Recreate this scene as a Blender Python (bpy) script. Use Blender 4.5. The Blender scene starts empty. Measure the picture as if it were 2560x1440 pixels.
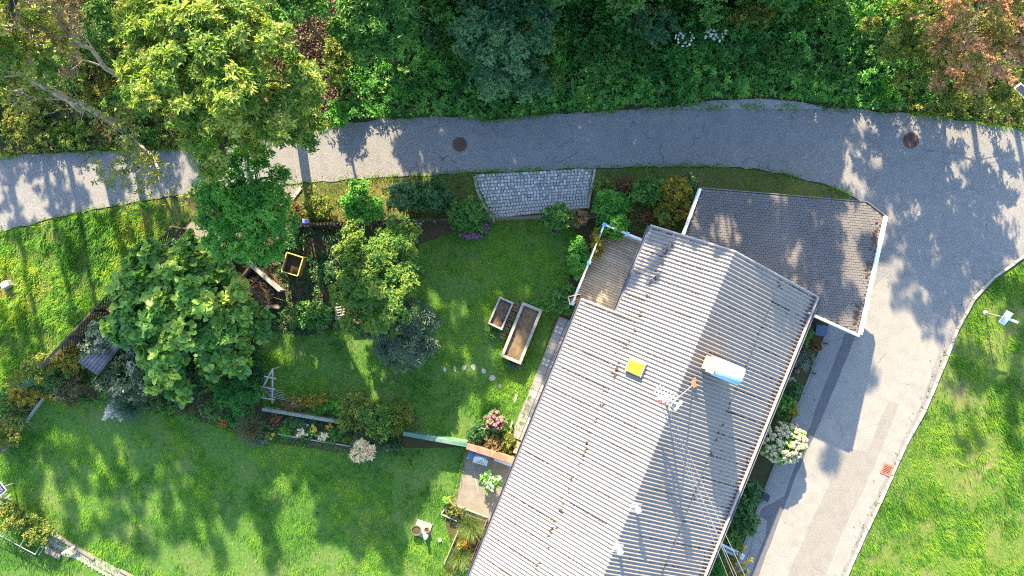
import bpy, bmesh, math, random
import numpy as np
from mathutils import Vector, Matrix
from mathutils.geometry import tessellate_polygon

random.seed(7)
RNG = np.random.default_rng(11)
scene = bpy.context.scene
COL = scene.collection

# ------------------------------------------------------------------ camera, sky, sun, exposure
CAM_H = 28.8                      # drone height above the lawn
SCALE = 60.0                      # photograph pixels per metre on the ground
cam_d = bpy.data.cameras.new("drone_camera")
cam = bpy.data.objects.new("drone_camera", cam_d)
COL.objects.link(cam)
cam.location = (0, 0, CAM_H)
cam.rotation_euler = (0, 0, 0)
cam_d.sensor_width = 36.0
cam_d.lens = 36.0 * CAM_H / (2560 / SCALE)
cam_d.clip_end = 600.0
scene.camera = cam

SUN_ELEV = math.radians(28.0)
SUN_H = Vector((-0.187, 0.982, 0)).normalized()         # towards the sun, on plan
world = bpy.data.worlds.new("World")
scene.world = world
world.use_nodes = True
wn = world.node_tree.nodes
wl = world.node_tree.links
bg = wn["Background"]
sky = wn.new("ShaderNodeTexSky")
sky.sky_type = 'NISHITA'
sky.sun_disc = False
sky.sun_elevation = SUN_ELEV
sky.sun_rotation = math.atan2(SUN_H.x, SUN_H.y)
sky.air_density = 1.2
sky.ozone_density = 2.2
wl.new(sky.outputs[0], bg.inputs[0])
bg.inputs[1].default_value = 0.13

sun_d = bpy.data.lights.new("sun", 'SUN')
sun_d.energy = 4.8
sun_d.angle = math.radians(0.55)
sun_d.color = (1.0, 0.81, 0.53)
sun = bpy.data.objects.new("sun", sun_d)
COL.objects.link(sun)
to_sun = (SUN_H * math.cos(SUN_ELEV) + Vector((0, 0, math.sin(SUN_ELEV))))
sun.rotation_euler = to_sun.to_track_quat('Z', 'Y').to_euler()
sun.location = (-10, 50, 40)

vs = scene.view_settings
vs.view_transform = 'Standard'
vs.look = 'None'
vs.gamma = 1.0
vs.use_curve_mapping = False
vs.exposure = 2.4
scene.cycles.use_denoising = False
scene.cycles.filter_width = 1.1
scene.cycles.max_bounces = 7
scene.cycles.diffuse_bounces = 3
scene.cycles.transparent_max_bounces = 6

# ------------------------------------------------------------------ helpers
def W(px, py, z=0.0):
    """a place in the garden from its photograph pixel and its height"""
    f = (CAM_H - z) / CAM_H / SCALE
    return Vector(((px - 1280) * f, (720 - py) * f, z))

def WP(pts, z=0.0):
    return [W(a, b, z) for a, b in pts]

ANG = math.atan2(0.375, 0.927)
EV = Vector((math.cos(ANG), -math.sin(ANG), 0))          # across the house, towards the drive
EU = Vector((-math.sin(ANG), -math.cos(ANG), 0))         # along the ridge, towards the viewer's bottom

def H(u, v, z=0.0):
    p = EV * v + EU * u
    return Vector((p.x, p.y, z))

def lin(r, g, b):
    o = []
    for c in (r, g, b):
        c /= 255.0
        o.append(c / 12.92 if c <= 0.04045 else ((c + 0.055) / 1.055) ** 2.4)
    return (o[0], o[1], o[2], 1.0)

class MB:
    def __init__(s):
        s.v = []; s.f = []
    def add(s, vs_, fs):
        n = len(s.v)
        s.v += [Vector(p) for p in vs_]
        s.f += [tuple(i + n for i in f) for f in fs]
        return s
    def box(s, c, size, rz=0.0, M=None):
        hx, hy, hz = size[0] / 2, size[1] / 2, size[2] / 2
        R = M if M is not None else Matrix.Rotation(rz, 3, 'Z')
        vs_ = [Vector(c) + R @ Vector((x, y, z)) for x in (-hx, hx) for y in (-hy, hy) for z in (-hz, hz)]
        return s.add(vs_, [(0, 1, 3, 2), (4, 6, 7, 5), (0, 4, 5, 1), (2, 3, 7, 6), (0, 2, 6, 4), (1, 5, 7, 3)])
    def beam(s, a, b, w, h):
        """a squared timber from a to b, w wide and h high"""
        a = Vector(a); b = Vector(b); d = (b - a)
        L = d.length; d.normalize()
        up = Vector((0, 0, 1)) if abs(d.z) < 0.95 else Vector((0, 1, 0))
        sd = d.cross(up).normalized(); up = sd.cross(d)
        M = Matrix((d, sd, up)).transposed()
        return s.box((a + b) / 2, (L, w, h), M=M)
    def prism(s, poly, z0, z1):
        n = len(poly)
        lo = [Vector((p[0], p[1], z0)) for p in poly]; hi = [Vector((p[0], p[1], z1)) for p in poly]
        tri = tessellate_polygon([hi])
        fs = []
        for t in tri:
            a, b, c = [hi[i] for i in t]
            if (b - a).cross(c - a).z < 0: t = (t[0], t[2], t[1])
            fs.append(tuple(i + n for i in t)); fs.append((t[2], t[1], t[0]))
        for i in range(n):
            j = (i + 1) % n
            fs.append((i, j, j + n, i + n))
        return s.add(lo + hi, fs)
    def sheet(s, poly, z):
        hi = [Vector((p[0], p[1], z)) for p in poly]
        fs = []
        for t in tessellate_polygon([hi]):
            a, b, c = [hi[i] for i in t]
            if (b - a).cross(c - a).z < 0: t = (t[0], t[2], t[1])
            fs.append(tuple(t))
        return s.add(hi, fs)
    def tube(s, pts, rad, n=6, cap=True):
        pts = [Vector(p) for p in pts]
        if not hasattr(rad, '__len__'): rad = [rad] * len(pts)
        vs_ = []; fs = []
        ref = None
        for i, p in enumerate(pts):
            d = (pts[min(i + 1, len(pts) - 1)] - pts[max(i - 1, 0)])
            d = d.normalized() if d.length > 1e-9 else Vector((0, 0, 1))
            if ref is None:
                ref = d.orthogonal().normalized()
            ref = (ref - d * ref.dot(d))
            ref = ref.normalized() if ref.length > 1e-6 else d.orthogonal().normalized()
            e2 = d.cross(ref)
            for k in range(n):
                a = 2 * math.pi * k / n
                vs_.append(p + (ref * math.cos(a) + e2 * math.sin(a)) * rad[i])
        for i in range(len(pts) - 1):
            for k in range(n):
                k2 = (k + 1) % n
                fs.append((i * n + k, i * n + k2, (i + 1) * n + k2, (i + 1) * n + k))
        if cap:
            fs.append(tuple(range(n - 1, -1, -1)))
            fs.append(tuple((len(pts) - 1) * n + k for k in range(n)))
        return s.add(vs_, fs)
    def lathe(s, c, prof, n=14):
        """profile of (radius, height) turned about the vertical through c"""
        vs_ = []; fs = []
        c = Vector(c)
        for r, z in prof:
            for k in range(n):
                a = 2 * math.pi * k / n
                vs_.append(c + Vector((r * math.cos(a), r * math.sin(a), z)))
        for i in range(len(prof) - 1):
            for k in range(n):
                k2 = (k + 1) % n
                fs.append((i * n + k, i * n + k2, (i + 1) * n + k2, (i + 1) * n + k))
        fs.append(tuple(range(n - 1, -1, -1)))
        fs.append(tuple((len(prof) - 1) * n + k for k in range(n)))
        return s.add(vs_, fs)
    def blob(s, c, r, jit=0.2, sub=1, sq=(1, 1, 1)):
        bm = bmesh.new()
        bmesh.ops.create_icosphere(bm, subdivisions=sub, radius=1.0)
        vs_ = [Vector((v.co.x * sq[0], v.co.y * sq[1], v.co.z * sq[2])) * r * (1 + random.uniform(-jit, jit)) + Vector(c) for v in bm.verts]
        fs = [tuple(v.index for v in f.verts) for f in bm.faces]
        bm.free()
        return s.add(vs_, fs)
    def mesh(s, name, L, smooth=False):
        me = bpy.data.meshes.new(name)
        me.from_pydata([tuple(p - L) for p in s.v], [], s.f)
        me.update()
        if smooth:
            me.polygons.foreach_set('use_smooth', [True] * len(me.polygons))
        return me
    def build(s, name, mat, parent=None, at=None, smooth=False, bevel=0.0):
        L = ORG[parent.name] if parent is not None else (Vector(at) if at is not None else Vector((0, 0, 0)))
        me = s.mesh(name, L, smooth)
        return link(name, me, mat, parent, L, bevel)

ORG = {}
def link(name, me, mat, parent=None, L=None, bevel=0.0):
    o = bpy.data.objects.new(name, me)
    COL.objects.link(o)
    if mat is not None and not me.materials: me.materials.append(mat)
    L = Vector((0, 0, 0)) if L is None else Vector(L)
    ORG[o.name] = L
    if parent is not None:
        o.parent = parent
    else:
        o.location = L
    if bevel > 0:
        b = o.modifiers.new('bevel', 'BEVEL'); b.width = bevel; b.segments = 2; b.limit_method = 'ANGLE'
    return o

def thing(name, label, cat, at=(0, 0, 0), group=None):
    o = bpy.data.objects.new(name, None)
    COL.objects.link(o)
    o.location = at
    o.empty_display_size = 0.2
    ORG[o.name] = Vector(at)
    return tag(o, label, cat, group)

def tag(o, label, cat, group=None):
    o['label'] = label; o['category'] = cat
    if group: o['group'] = group
    return o

def struct(o):
    o['kind'] = 'structure'; return o
def stuff(o, label=None):
    o['kind'] = 'stuff'
    if label: o['label'] = label
    return o

# ------------------------------------------------------------------ materials
MATS = {}
def nodes_of(name):
    m = bpy.data.materials.new(name)
    m.use_nodes = True
    nt = m.node_tree
    return m, nt, nt.nodes["Principled BSDF"]

def mat(name, c1, c2=None, scale=6.0, c3=None, scale3=0.8, amt3=0.5, rough=0.8, bump=0.0, bscale=None, metal=0.0,
        stretch=None, spec=0.3, detail=6.0, speck=None, rnd=0.0, crack=0.0):
    """two-tone noise, an optional third broad stain, optional speckle, bump and per-object variation"""
    if name in MATS: return MATS[name]
    m, nt, b = nodes_of(name)
    N = nt.nodes.new; LK = nt.links.new
    tc = N("ShaderNodeNewGeometry")
    mp = N("ShaderNodeMapping")
    LK(tc.outputs['Position'], mp.inputs[0])
    if stretch: 
        mp.inputs['Rotation'].default_value = (0, 0, stretch[3] if len(stretch) > 3 else 0)
        mp.inputs['Scale'].default_value = stretch[:3]
    def noise(sc, dt=detail, ro=0.6):
        n = N("ShaderNodeTexNoise"); n.inputs['Scale'].default_value = sc; n.inputs['Detail'].default_value = dt
        n.inputs['Roughness'].default_value = ro
        LK(mp.outputs[0], n.inputs['Vector']); return n
    def ramp(src, p0, p1):
        r = N("ShaderNodeMapRange"); r.inputs[1].default_value = p0; r.inputs[2].default_value = p1
        LK(src, r.inputs[0]); return r.outputs[0]
    def mix(fac, a, bcol, blend='MIX'):
        x = N("ShaderNodeMix"); x.data_type = 'RGBA'; x.blend_type = blend
        LK(fac, x.inputs[0]) if not isinstance(fac, float) else setattr(x.inputs[0], 'default_value', fac)
        for s_, i in ((a, 6), (bcol, 7)):
            if isinstance(s_, tuple): x.inputs[i].default_value = s_
            else: LK(s_, x.inputs[i])
        return x.outputs[2]
    col = c1
    n1 = noise(scale)
    if c2 is not None:
        col = mix(ramp(n1.outputs[0], 0.32, 0.68), c1, c2)
    if c3 is not None:
        n3 = noise(scale3, 4.0)
        f3 = ramp(n3.outputs[0], 0.48, 0.48 + 0.25 / max(amt3, 0.05) * 0.6)
        col = mix(f3, col, c3)
    if speck is not None:
        sc, amount, csp = speck
        ns = noise(sc, 2.0, 0.7)
        col = mix(ramp(ns.outputs[0], 0.62 - amount * 0.1, 0.72), col, csp)
    if crack > 0:
        wz = noise(0.9, 3.0); wm = N("ShaderNodeVectorMath"); wm.operation = 'MULTIPLY_ADD'; wm.inputs[1].default_value = (1.2, 1.2, 0); LK(wz.outputs['Color'], wm.inputs[0]); LK(mp.outputs[0], wm.inputs[2])
        vo = N("ShaderNodeTexVoronoi"); vo.feature = 'DISTANCE_TO_EDGE'; vo.inputs['Scale'].default_value = 0.42; LK(wm.outputs[0], vo.inputs['Vector'])
        ln_ = ramp(vo.outputs['Distance'], 0.010, 0.002)
        mk = ramp(noise(0.6, 2.0).outputs[0], 0.47, 0.58)
        mu = N("ShaderNodeMath"); mu.operation = 'MULTIPLY'; LK(ln_, mu.inputs[0]); LK(mk, mu.inputs[1])
        m2 = N("ShaderNodeMath"); m2.operation = 'MULTIPLY'; m2.inputs[1].default_value = crack; LK(mu.outputs[0], m2.inputs[0])
        col = mix(m2.outputs[0], col, (0.05, 0.048, 0.045, 1))
    if rnd > 0:
        oi = N("ShaderNodeObjectInfo")
        hs = N("ShaderNodeHueSaturation")
        v = N("ShaderNodeMapRange"); v.inputs[3].default_value = 1 - rnd; v.inputs[4].default_value = 1 + rnd
        LK(oi.outputs['Random'], v.inputs[0]); LK(v.outputs[0], hs.inputs['Value'])
        if isinstance(col, tuple): hs.inputs['Color'].default_value = col
        else: LK(col, hs.inputs['Color'])
        col = hs.outputs[0]
    if isinstance(col, tuple): b.inputs['Base Color'].default_value = col
    else: LK(col, b.inputs['Base Color'])
    b.inputs['Roughness'].default_value = rough
    b.inputs['Metallic'].default_value = metal
    b.inputs['Specular IOR Level'].default_value = spec
    if bump > 0:
        nb = noise(bscale or scale * 2, 5.0, 0.65)
        bp = N("ShaderNodeBump"); bp.inputs['Strength'].default_value = bump; bp.inputs['Distance'].default_value = 0.03
        LK(nb.outputs[0], bp.inputs['Height']); LK(bp.outputs[0], b.inputs['Normal'])
    MATS[name] = m
    return m

def leafmat(name, dark, mid, light, transl=0.35, rough=0.55, spec=0.35, hue=0.485, val=1.5):
    if name in MATS: return MATS[name]
    m, nt, b = nodes_of(name)
    N = nt.nodes.new; LK = nt.links.new
    at = N("ShaderNodeAttribute"); at.attribute_name = 'tone'
    r = N("ShaderNodeValToRGB")
    e = r.color_ramp.elements
    e[0].position = 0.05; e[0].color = dark
    e[1].position = 0.95; e[1].color = light
    x = r.color_ramp.elements.new(0.5); x.color = mid
    LK(at.outputs['Fac'], r.inputs[0])
    LK(r.outputs[0], b.inputs['Base Color'])
    b.inputs['Roughness'].default_value = rough
    b.inputs['Specular IOR Level'].default_value = spec
    t = N("ShaderNodeBsdfTranslucent")
    hs = N("ShaderNodeHueSaturation"); hs.inputs['Hue'].default_value = hue; hs.inputs['Saturation'].default_value = 1.15; hs.inputs['Value'].default_value = val
    LK(r.outputs[0], hs.inputs['Color']); LK(hs.outputs[0], t.inputs[0])
    ms = N("ShaderNodeMixShader"); ms.inputs[0].default_value = transl
    out = nt.nodes["Material Output"]
    LK(b.outputs[0], ms.inputs[1]); LK(t.outputs[0], ms.inputs[2]); LK(ms.outputs[0], out.inputs[0])
    MATS[name] = m
    return m

# ------------------------------------------------------------------ numpy foliage
def npmesh(name, V, F, tone=None):
    me = bpy.data.meshes.new(name)
    V = np.ascontiguousarray(V, dtype=np.float32); F = np.ascontiguousarray(F, dtype=np.int32)
    me.vertices.add(len(V)); me.vertices.foreach_set('co', V.ravel())
    me.loops.add(F.size); me.loops.foreach_set('vertex_index', F.ravel())
    me.polygons.add(len(F)); me.polygons.foreach_set('loop_start', np.arange(0, F.size, F.shape[1], dtype=np.int32))
    me.update(calc_edges=True)
    if tone is not None:
        a = me.attributes.new('tone', 'FLOAT', 'FACE')
        a.data.foreach_set('value', np.ascontiguousarray(tone, dtype=np.float32))
    return me

def unit(a):
    return a / np.maximum(np.linalg.norm(a, axis=-1, keepdims=True), 1e-9)

def rdir(rng, n):
    return unit(rng.normal(size=(n, 3)))

def leaf_geo(C, D, N_, L, Wd, fold=0.18, droop=0.15, round_=False):
    S = unit(np.cross(D, N_)); L = np.asarray(L)[:, None]; Wd = np.asarray(Wd)[:, None]
    n = len(C)
    if not round_:
        mid = C + D * L * 0.42
        V = np.stack([C, mid + S * Wd / 2 + N_ * Wd * fold, C + D * L - N_ * L * droop, mid - S * Wd / 2 + N_ * Wd * fold], 1).reshape(-1, 3)
        base = np.arange(n)[:, None] * 4
        F = np.concatenate([base + np.array([[0, 1, 2]]), base + np.array([[0, 2, 3]])], 1).reshape(-1, 3)
        return V, F, 2
    prof = [(0.0, 0.0), (0.02, 0.32), (0.32, 0.52), (0.62, 0.34), (0.72, 0.40), (1.0, 0.0), (0.72, -0.40), (0.62, -0.34), (0.32, -0.52), (0.02, -0.32)]
    vs_ = [C + D * L * 0.4 - N_ * L * 0.05]
    for a, b in prof:
        vs_.append(C + D * L * a + S * Wd * b + N_ * (abs(b) * Wd * fold - a * a * L * droop))
    V = np.stack(vs_, 1).reshape(-1, 3)
    k = len(prof); base = np.arange(n)[:, None] * (k + 1)
    tr = [base + np.array([[0, i + 1, (i + 1) % k + 1]]) for i in range(k)]
    F = np.concatenate(tr, 1).reshape(-1, 3)
    return V, F, k

def sprays(rng, P, A, k, L, Wd, spread=0.5, tone=None, jit=0.25, fold=0.18, droop=0.15, round_=False):
    """at each point P, k leaflets radiating about axis A"""
    n = len(P)
    A = unit(A)
    t1 = unit(np.cross(A, rdir(rng, n))); t2 = np.cross(A, t1)
    ph = rng.uniform(0, 2 * np.pi, n)[:, None] + np.arange(k)[None] * (2 * np.pi / k) + rng.normal(0, 0.35, (n, k))
    d = (np.cos(ph)[..., None] * t1[:, None] + np.sin(ph)[..., None] * t2[:, None])
    d = unit(d + A[:, None] * rng.normal(spread, 0.35, (n, k))[..., None])
    nn = unit(A[:, None] + rng.normal(0, 0.35, (n, k, 3)))
    nn = unit(nn - d * np.sum(nn * d, -1, keepdims=True))
    C = np.repeat(P[:, None], k, 1).reshape(-1, 3) + d.reshape(-1, 3) * (L * 0.08)
    ls = L * (1 + rng.normal(0, jit, n * k)); ls = np.clip(ls, L * 0.4, L * 1.8)
    V, F, m = leaf_geo(C, d.reshape(-1, 3), nn.reshape(-1, 3), ls, ls * (Wd / L), fold, droop, round_)
    if tone is None: tone = rng.uniform(0, 1, n)
    tt = np.clip(np.repeat(tone, k) + rng.normal(0, 0.16, n * k), 0, 1)
    return V, F, np.repeat(tt, m)

STY = {  # leaf style: leaflets per spray, length, width, sprays per m2 of plan, clump radius share, spread
    'fine':   dict(k=6, L=0.088, W=0.042, dens=200, cr=0.26, spread=0.45),
    'leafy':  dict(k=5, L=0.118, W=0.06, dens=165, cr=0.28, spread=0.4),
    'broad':  dict(k=5, L=0.20, W=0.11, dens=80, cr=0.30, spread=0.35),
    'pinnate': dict(k=7, L=0.15, W=0.055, dens=140, cr=0.24, spread=0.25),
    'huge':   dict(k=3, L=0.225, W=0.225, dens=72, cr=0.30, spread=0.45, round_=True),
    'needle': dict(k=8, L=0.13, W=0.028, dens=170, cr=0.2, spread=0.9),
    'willow': dict(k=6, L=0.16, W=0.03, dens=130, cr=0.22, spread=0.7),
}

def crown_points(rng, blobs, dens, cr, hang=0.35, gap=0.0):
    """points, outward axes and clump tone through a crown of ellipsoid blobs"""
    Ps, As, Ts = [], [], []
    clumps = []
    for (x, y, z, rx, ry, rz) in blobs:
        area = math.pi * rx * ry
        n = max(int(area * dens * (0.6 + 0.55 * rz / max(0.5 * (rx + ry), 0.1))), 12)
        rm = (rx * ry * rz) ** (1 / 3)
        rc = max(rm * cr, 0.10)
        nc = max(int(6 + 2.6 * (rm / rc) ** 2 * 0.62), 6)
        d = rdir(rng, nc)
        d[:, 2] = np.where(d[:, 2] < -hang, -d[:, 2] * 0.6, d[:, 2])
        rad = rng.uniform(0.45, 1.06, nc) ** 0.6
        cc = np.array([x, y, z]) + d * np.array([rx, ry, rz]) * rad[:, None]
        if gap > 0:
            keep = rng.uniform(0, 1, nc) > gap
            cc, d = cc[keep], d[keep]
            nc = len(cc)
        ct = np.clip(rng.normal(0.48, 0.26, nc), 0, 1)
        idx = rng.integers(0, nc, n)
        o = rdir(rng, n); o[:, 2] = np.abs(o[:, 2]) * 0.9 - 0.25
        rr = rc * rng.uniform(0.25, 1.15, n) * rng.uniform(0.7, 1.25, nc)[idx]
        p = cc[idx] + o * rr[:, None] * np.array([1.15, 1.15, 0.8])
        a = unit(o * 0.55 + d[idx] * 0.5 + np.array([-0.06, 0.34, 0.75]) + rng.normal(0, 0.25, (n, 3)))
        Ps.append(p); As.append(a); Ts.append(np.clip(ct[idx] + rng.normal(0, 0.13, n), 0, 1))
        clumps.append(cc)
    P = np.concatenate(Ps); A = np.concatenate(As); T = np.concatenate(Ts)
    P[:, 2] = np.maximum(P[:, 2], 0.05)
    return P, A, T, np.concatenate(clumps)

def crown_mesh(name, rng, blobs, style, L0=Vector((0, 0, 0)), dmul=1.0, gap=0.0, lmul=1.0):
    s = dict(STY[style]); rd = s.get('round_', False)
    P, A, T, cl = crown_points(rng, blobs, s['dens'] * dmul, s['cr'], gap=gap)
    V, F, t = sprays(rng, P, A, s['k'], s['L'] * lmul, s['W'] * lmul, s['spread'], T, round_=rd)
    return npmesh(name, V - np.array(L0), F, t), cl

def limb(mb, a, b, r0, r1, wob=0.12, n=5, sides=6):
    a = Vector(a); b = Vector(b); pts = []; L = (b - a).length
    for i in range(n + 1):
        t = i / n
        p = a.lerp(b, t)
        if 0 < i < n: p += Vector((random.uniform(-1, 1), random.uniform(-1, 1), random.uniform(-.5, .8))) * L * wob * 0.4
        pts.append(p)
    mb.tube(pts, [r0 + (r1 - r0) * (i / n) for i in range(n + 1)], sides)
    return pts

def tree(name, label, cat, base, blobs, style, lmat, bark, r0=0.16, group=None, dmul=1.0, gap=0.0, lmul=1.0, nbr=26, fork=0.35, seed=0):
    """trunk with limbs reaching into every blob of the crown, and the crown itself"""
    rng = np.random.default_rng(seed + 101)
    base = Vector(base)
    t = thing(name, label, cat, base, group)
    sat = []
    for b in blobs:                                        # smaller shoots break up the outline
        for q in range(2):
            a = rng.uniform(0, 6.28); r_ = rng.uniform(.85, 1.12); k_ = rng.uniform(.28, .42)
            sat.append((b[0] + math.cos(a) * b[3] * r_, b[1] + math.sin(a) * b[4] * r_, b[2] + rng.uniform(-.3, .35) * b[5], b[3] * k_, b[4] * k_, b[5] * .5))
    me, cl = crown_mesh('crown', rng, list(blobs) + sat, style, base, dmul * .85, gap, lmul)
    link('crown', me, lmat, t, base)
    mb = MB()
    cz = min(b[2] - b[5] * 0.5 for b in blobs)
    cx = sum(b[0] for b in blobs) / len(blobs); cy = sum(b[1] for b in blobs) / len(blobs)
    fk = Vector((base.x + (cx - base.x) * 0.5, base.y + (cy - base.y) * 0.5, max(base.z + 0.3, cz * (0.6 + fork * 0.5))))
    limb(mb, base - Vector((0, 0, 0.05)), fk, r0 * 1.15, r0 * 0.8, 0.05, 4, 8)
    ends = []
    for b in blobs:
        e = Vector((b[0], b[1], b[2]))
        limb(mb, fk, e, r0 * 0.6, r0 * 0.2, 0.12, 5, 6); ends.append(e)
    sel = rng.choice(len(cl), min(nbr, len(cl)), replace=False)
    for i in sel:
        c = Vector(cl[i]); e = min(ends, key=lambda q: (q - c).length)
        s0 = fk.lerp(e, random.uniform(0.55, 1.0))
        limb(mb, s0, c, r0 * 0.22, r0 * 0.05, 0.14, 4, 5)
    mb.build('trunk', bark, t, smooth=True)
    return t

def PB(px, py, z, r_px, rz, ry_px=None):
    """a crown blob from its photograph place, its height and its radius in photograph pixels"""
    p = W(px, py, z); f = (CAM_H - z) / CAM_H / SCALE
    return (p.x, p.y, z, r_px * f, (ry_px or r_px) * f, rz)

def shrub(name, label, px, py, rx, ry, h, lmat, style='leafy', group=None, dmul=1.0, cat='shrub', seed=None, lobes=5, gap=0.0, lmul=1.0, stem=True):
    """a bush with stems from the ground, built of a few uneven lobes"""
    sd = int(px * 13 + py * 7) if seed is None else seed
    rng = np.random.default_rng(sd)
    z = h * 0.55
    c = W(px, py, z); f = (CAM_H - z) / CAM_H / SCALE
    RX, RY = rx * f, ry * f
    blobs = [(c.x, c.y, z * 0.95, RX * 0.72, RY * 0.72, h * 0.42)]
    for i in range(lobes):
        a = 2 * math.pi * (i + rng.uniform(-.3, .3)) / lobes
        q = rng.uniform(0.42, 0.66)
        blobs.append((c.x + math.cos(a) * RX * q, c.y + math.sin(a) * RY * q, z * rng.uniform(0.7, 1.15),
                      RX * rng.uniform(0.34, 0.5), RY * rng.uniform(0.34, 0.5), h * rng.uniform(0.26, 0.38)))
    base = Vector((c.x, c.y, 0.0))
    t = thing(name, label, cat, base, group)
    me, cl = crown_mesh('foliage', rng, blobs, style, base, dmul * 0.62, gap, lmul)
    link('foliage', me, lmat, t, base)
    if stem:
        mb = MB()
        for b in blobs:
            limb(mb, base + Vector((random.uniform(-.08, .08), random.uniform(-.08, .08), -0.03)), (b[0], b[1], b[2]), 0.03, 0.008, 0.1, 3, 5)
        mb.build('stem', MATS['bark'], t)
    return t

def blades(rng, P, L, Wd, lean, tone, az=None, seg=1):
    """grass blades: one bent triangle strip each"""
    n = len(P)
    a = rng.uniform(0, 2 * np.pi, n) if az is None else az
    d = np.stack([np.cos(a), np.sin(a), np.zeros(n)], 1)
    s = np.stack([-np.sin(a), np.cos(a), np.zeros(n)], 1)
    L = np.asarray(L)[:, None]; ln = np.asarray(lean)[:, None]; Wd = np.asarray(Wd)[:, None]
    up = np.array([[0, 0, 1.0]])
    if seg == 1:
        V = np.stack([P - s * Wd / 2, P + s * Wd / 2, P + d * L * np.sin(ln) + up * L * np.cos(ln)], 1).reshape(-1, 3)
        F = np.arange(3 * n).reshape(-1, 3)
        return V, F, np.asarray(tone)
    rows = []
    p = P.copy(); st = L / seg
    for i in range(seg + 1):
        w = Wd * (1 - (i / seg) ** 1.6) * 0.5 + 0.001
        rows.append(p - s * w); rows.append(p + s * w)
        an = ln * (0.25 + 1.35 * (i + 0.5) / seg)
        p = p + d * st * np.sin(an) + up * st * np.cos(an)
    V = np.stack(rows, 1).reshape(-1, 3)
    m = 2 * (seg + 1); b = np.arange(n)[:, None] * m
    fs = []
    for i in range(seg):
        fs += [b + np.array([[2 * i, 2 * i + 1, 2 * i + 3]]), b + np.array([[2 * i, 2 * i + 3, 2 * i + 2]])]
    F = np.concatenate(fs, 1).reshape(-1, 3)
    return V, F, np.repeat(np.asarray(tone), 2 * seg)

def inpoly(P, poly):
    x, y = P[:, 0], P[:, 1]; r = np.zeros(len(P), bool)
    n = len(poly)
    for i in range(n):
        x1, y1 = poly[i][0], poly[i][1]; x2, y2 = poly[(i + 1) % n][0], poly[(i + 1) % n][1]
        c = ((y1 > y) != (y2 > y)) & (x < (x2 - x1) * (y - y1) / (y2 - y1 + 1e-12) + x1)
        r ^= c
    return r

def vnoise(P, sc, seed=0):
    """smooth value noise 0..1 on plan"""
    g = np.random.default_rng(seed).uniform(0, 1, (128, 128))
    x = P[:, 0] * sc + 300; y = P[:, 1] * sc + 300
    xi = np.floor(x).astype(int); yi = np.floor(y).astype(int)
    fx = x - xi; fy = y - yi; fx = fx * fx * (3 - 2 * fx); fy = fy * fy * (3 - 2 * fy)
    G = lambda a, b: g[a % 128, b % 128]
    return (G(xi, yi) * (1 - fx) + G(xi + 1, yi) * fx) * (1 - fy) + (G(xi, yi + 1) * (1 - fx) + G(xi + 1, yi + 1) * fx) * fy

def scatter(rng, poly, dens, holes=()):
    xs = [p[0] for p in poly]; ys = [p[1] for p in poly]
    x0, x1, y0, y1 = min(xs), max(xs), min(ys), max(ys)
    n = int((x1 - x0) * (y1 - y0) * dens)
    P = np.stack([rng.uniform(x0, x1, n), rng.uniform(y0, y1, n), np.zeros(n)], 1)
    k = inpoly(P, poly)
    for h in holes: k &= ~inpoly(P, h)
    return P[k]

# ------------------------------------------------------------------ materials used by the setting
mat('bark', lin(96, 84, 70), lin(58, 48, 40), 9, rough=0.9, bump=0.5)
mat('bark_pale', lin(176, 164, 146), lin(120, 106, 92), 7, rough=0.9, bump=0.4)
M_SOIL = mat('soil', (0.045, 0.030, 0.018, 1), (0.085, 0.058, 0.034, 1), 5, c3=(0.03, 0.045, 0.012, 1), scale3=0.7, rough=0.95, bump=0.6, bscale=14)
M_LAWN = mat('lawn_ground', (0.035, 0.095, 0.014, 1), (0.075, 0.155, 0.022, 1), 7, c3=(0.17, 0.135, 0.07, 1), scale3=0.55, amt3=0.25, rough=0.95, bump=0.5, bscale=30)
M_LAWN2 = mat('dry_lawn_ground', (0.050, 0.105, 0.014, 1), (0.11, 0.15, 0.022, 1), 6, c3=(0.21, 0.165, 0.08, 1), scale3=0.6, amt3=0.45, rough=0.95, bump=0.5, bscale=30)
M_VERGE = mat('verge_ground', (0.045, 0.085, 0.012, 1), (0.095, 0.11, 0.022, 1), 5, c3=(0.19, 0.13, 0.05, 1), scale3=0.45, amt3=0.4, rough=0.95, bump=0.5, bscale=25)
M_FOREST = mat('forest_floor', (0.030, 0.042, 0.010, 1), (0.060, 0.046, 0.022, 1), 3, c3=(0.11, 0.062, 0.032, 1), scale3=0.35, amt3=0.35, rough=0.95, bump=0.7, bscale=12)
M_ASPH = mat('asphalt', (0.14, 0.14, 0.143, 1), (0.172, 0.17, 0.169, 1), 2.2, c3=(0.20, 0.193, 0.182, 1), scale3=0.5, amt3=0.35, rough=0.9, bump=0.5, bscale=55, speck=(26, 0.75, (0.34, 0.335, 0.325, 1)), spec=0.2, crack=0.55)
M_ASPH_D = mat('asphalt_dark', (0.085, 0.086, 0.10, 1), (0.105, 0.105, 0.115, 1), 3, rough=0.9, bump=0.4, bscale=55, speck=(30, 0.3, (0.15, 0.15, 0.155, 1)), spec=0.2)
M_ASPH_L = mat('asphalt_light', (0.178, 0.172, 0.158, 1), (0.22, 0.211, 0.196, 1), 2.0, c3=(0.22, 0.205, 0.185, 1), scale3=0.5, rough=0.9, bump=0.3, bscale=55, speck=(32, 0.4, (0.40, 0.385, 0.36, 1)), spec=0.2, crack=0.35)
M_ASPH_M = mat('asphalt_worn', (0.155, 0.147, 0.134, 1), (0.185, 0.176, 0.16, 1), 2.0, rough=0.9, bump=0.4, bscale=55, speck=(28, 0.7, (0.31, 0.30, 0.28, 1)), spec=0.2, crack=0.35)
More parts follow.
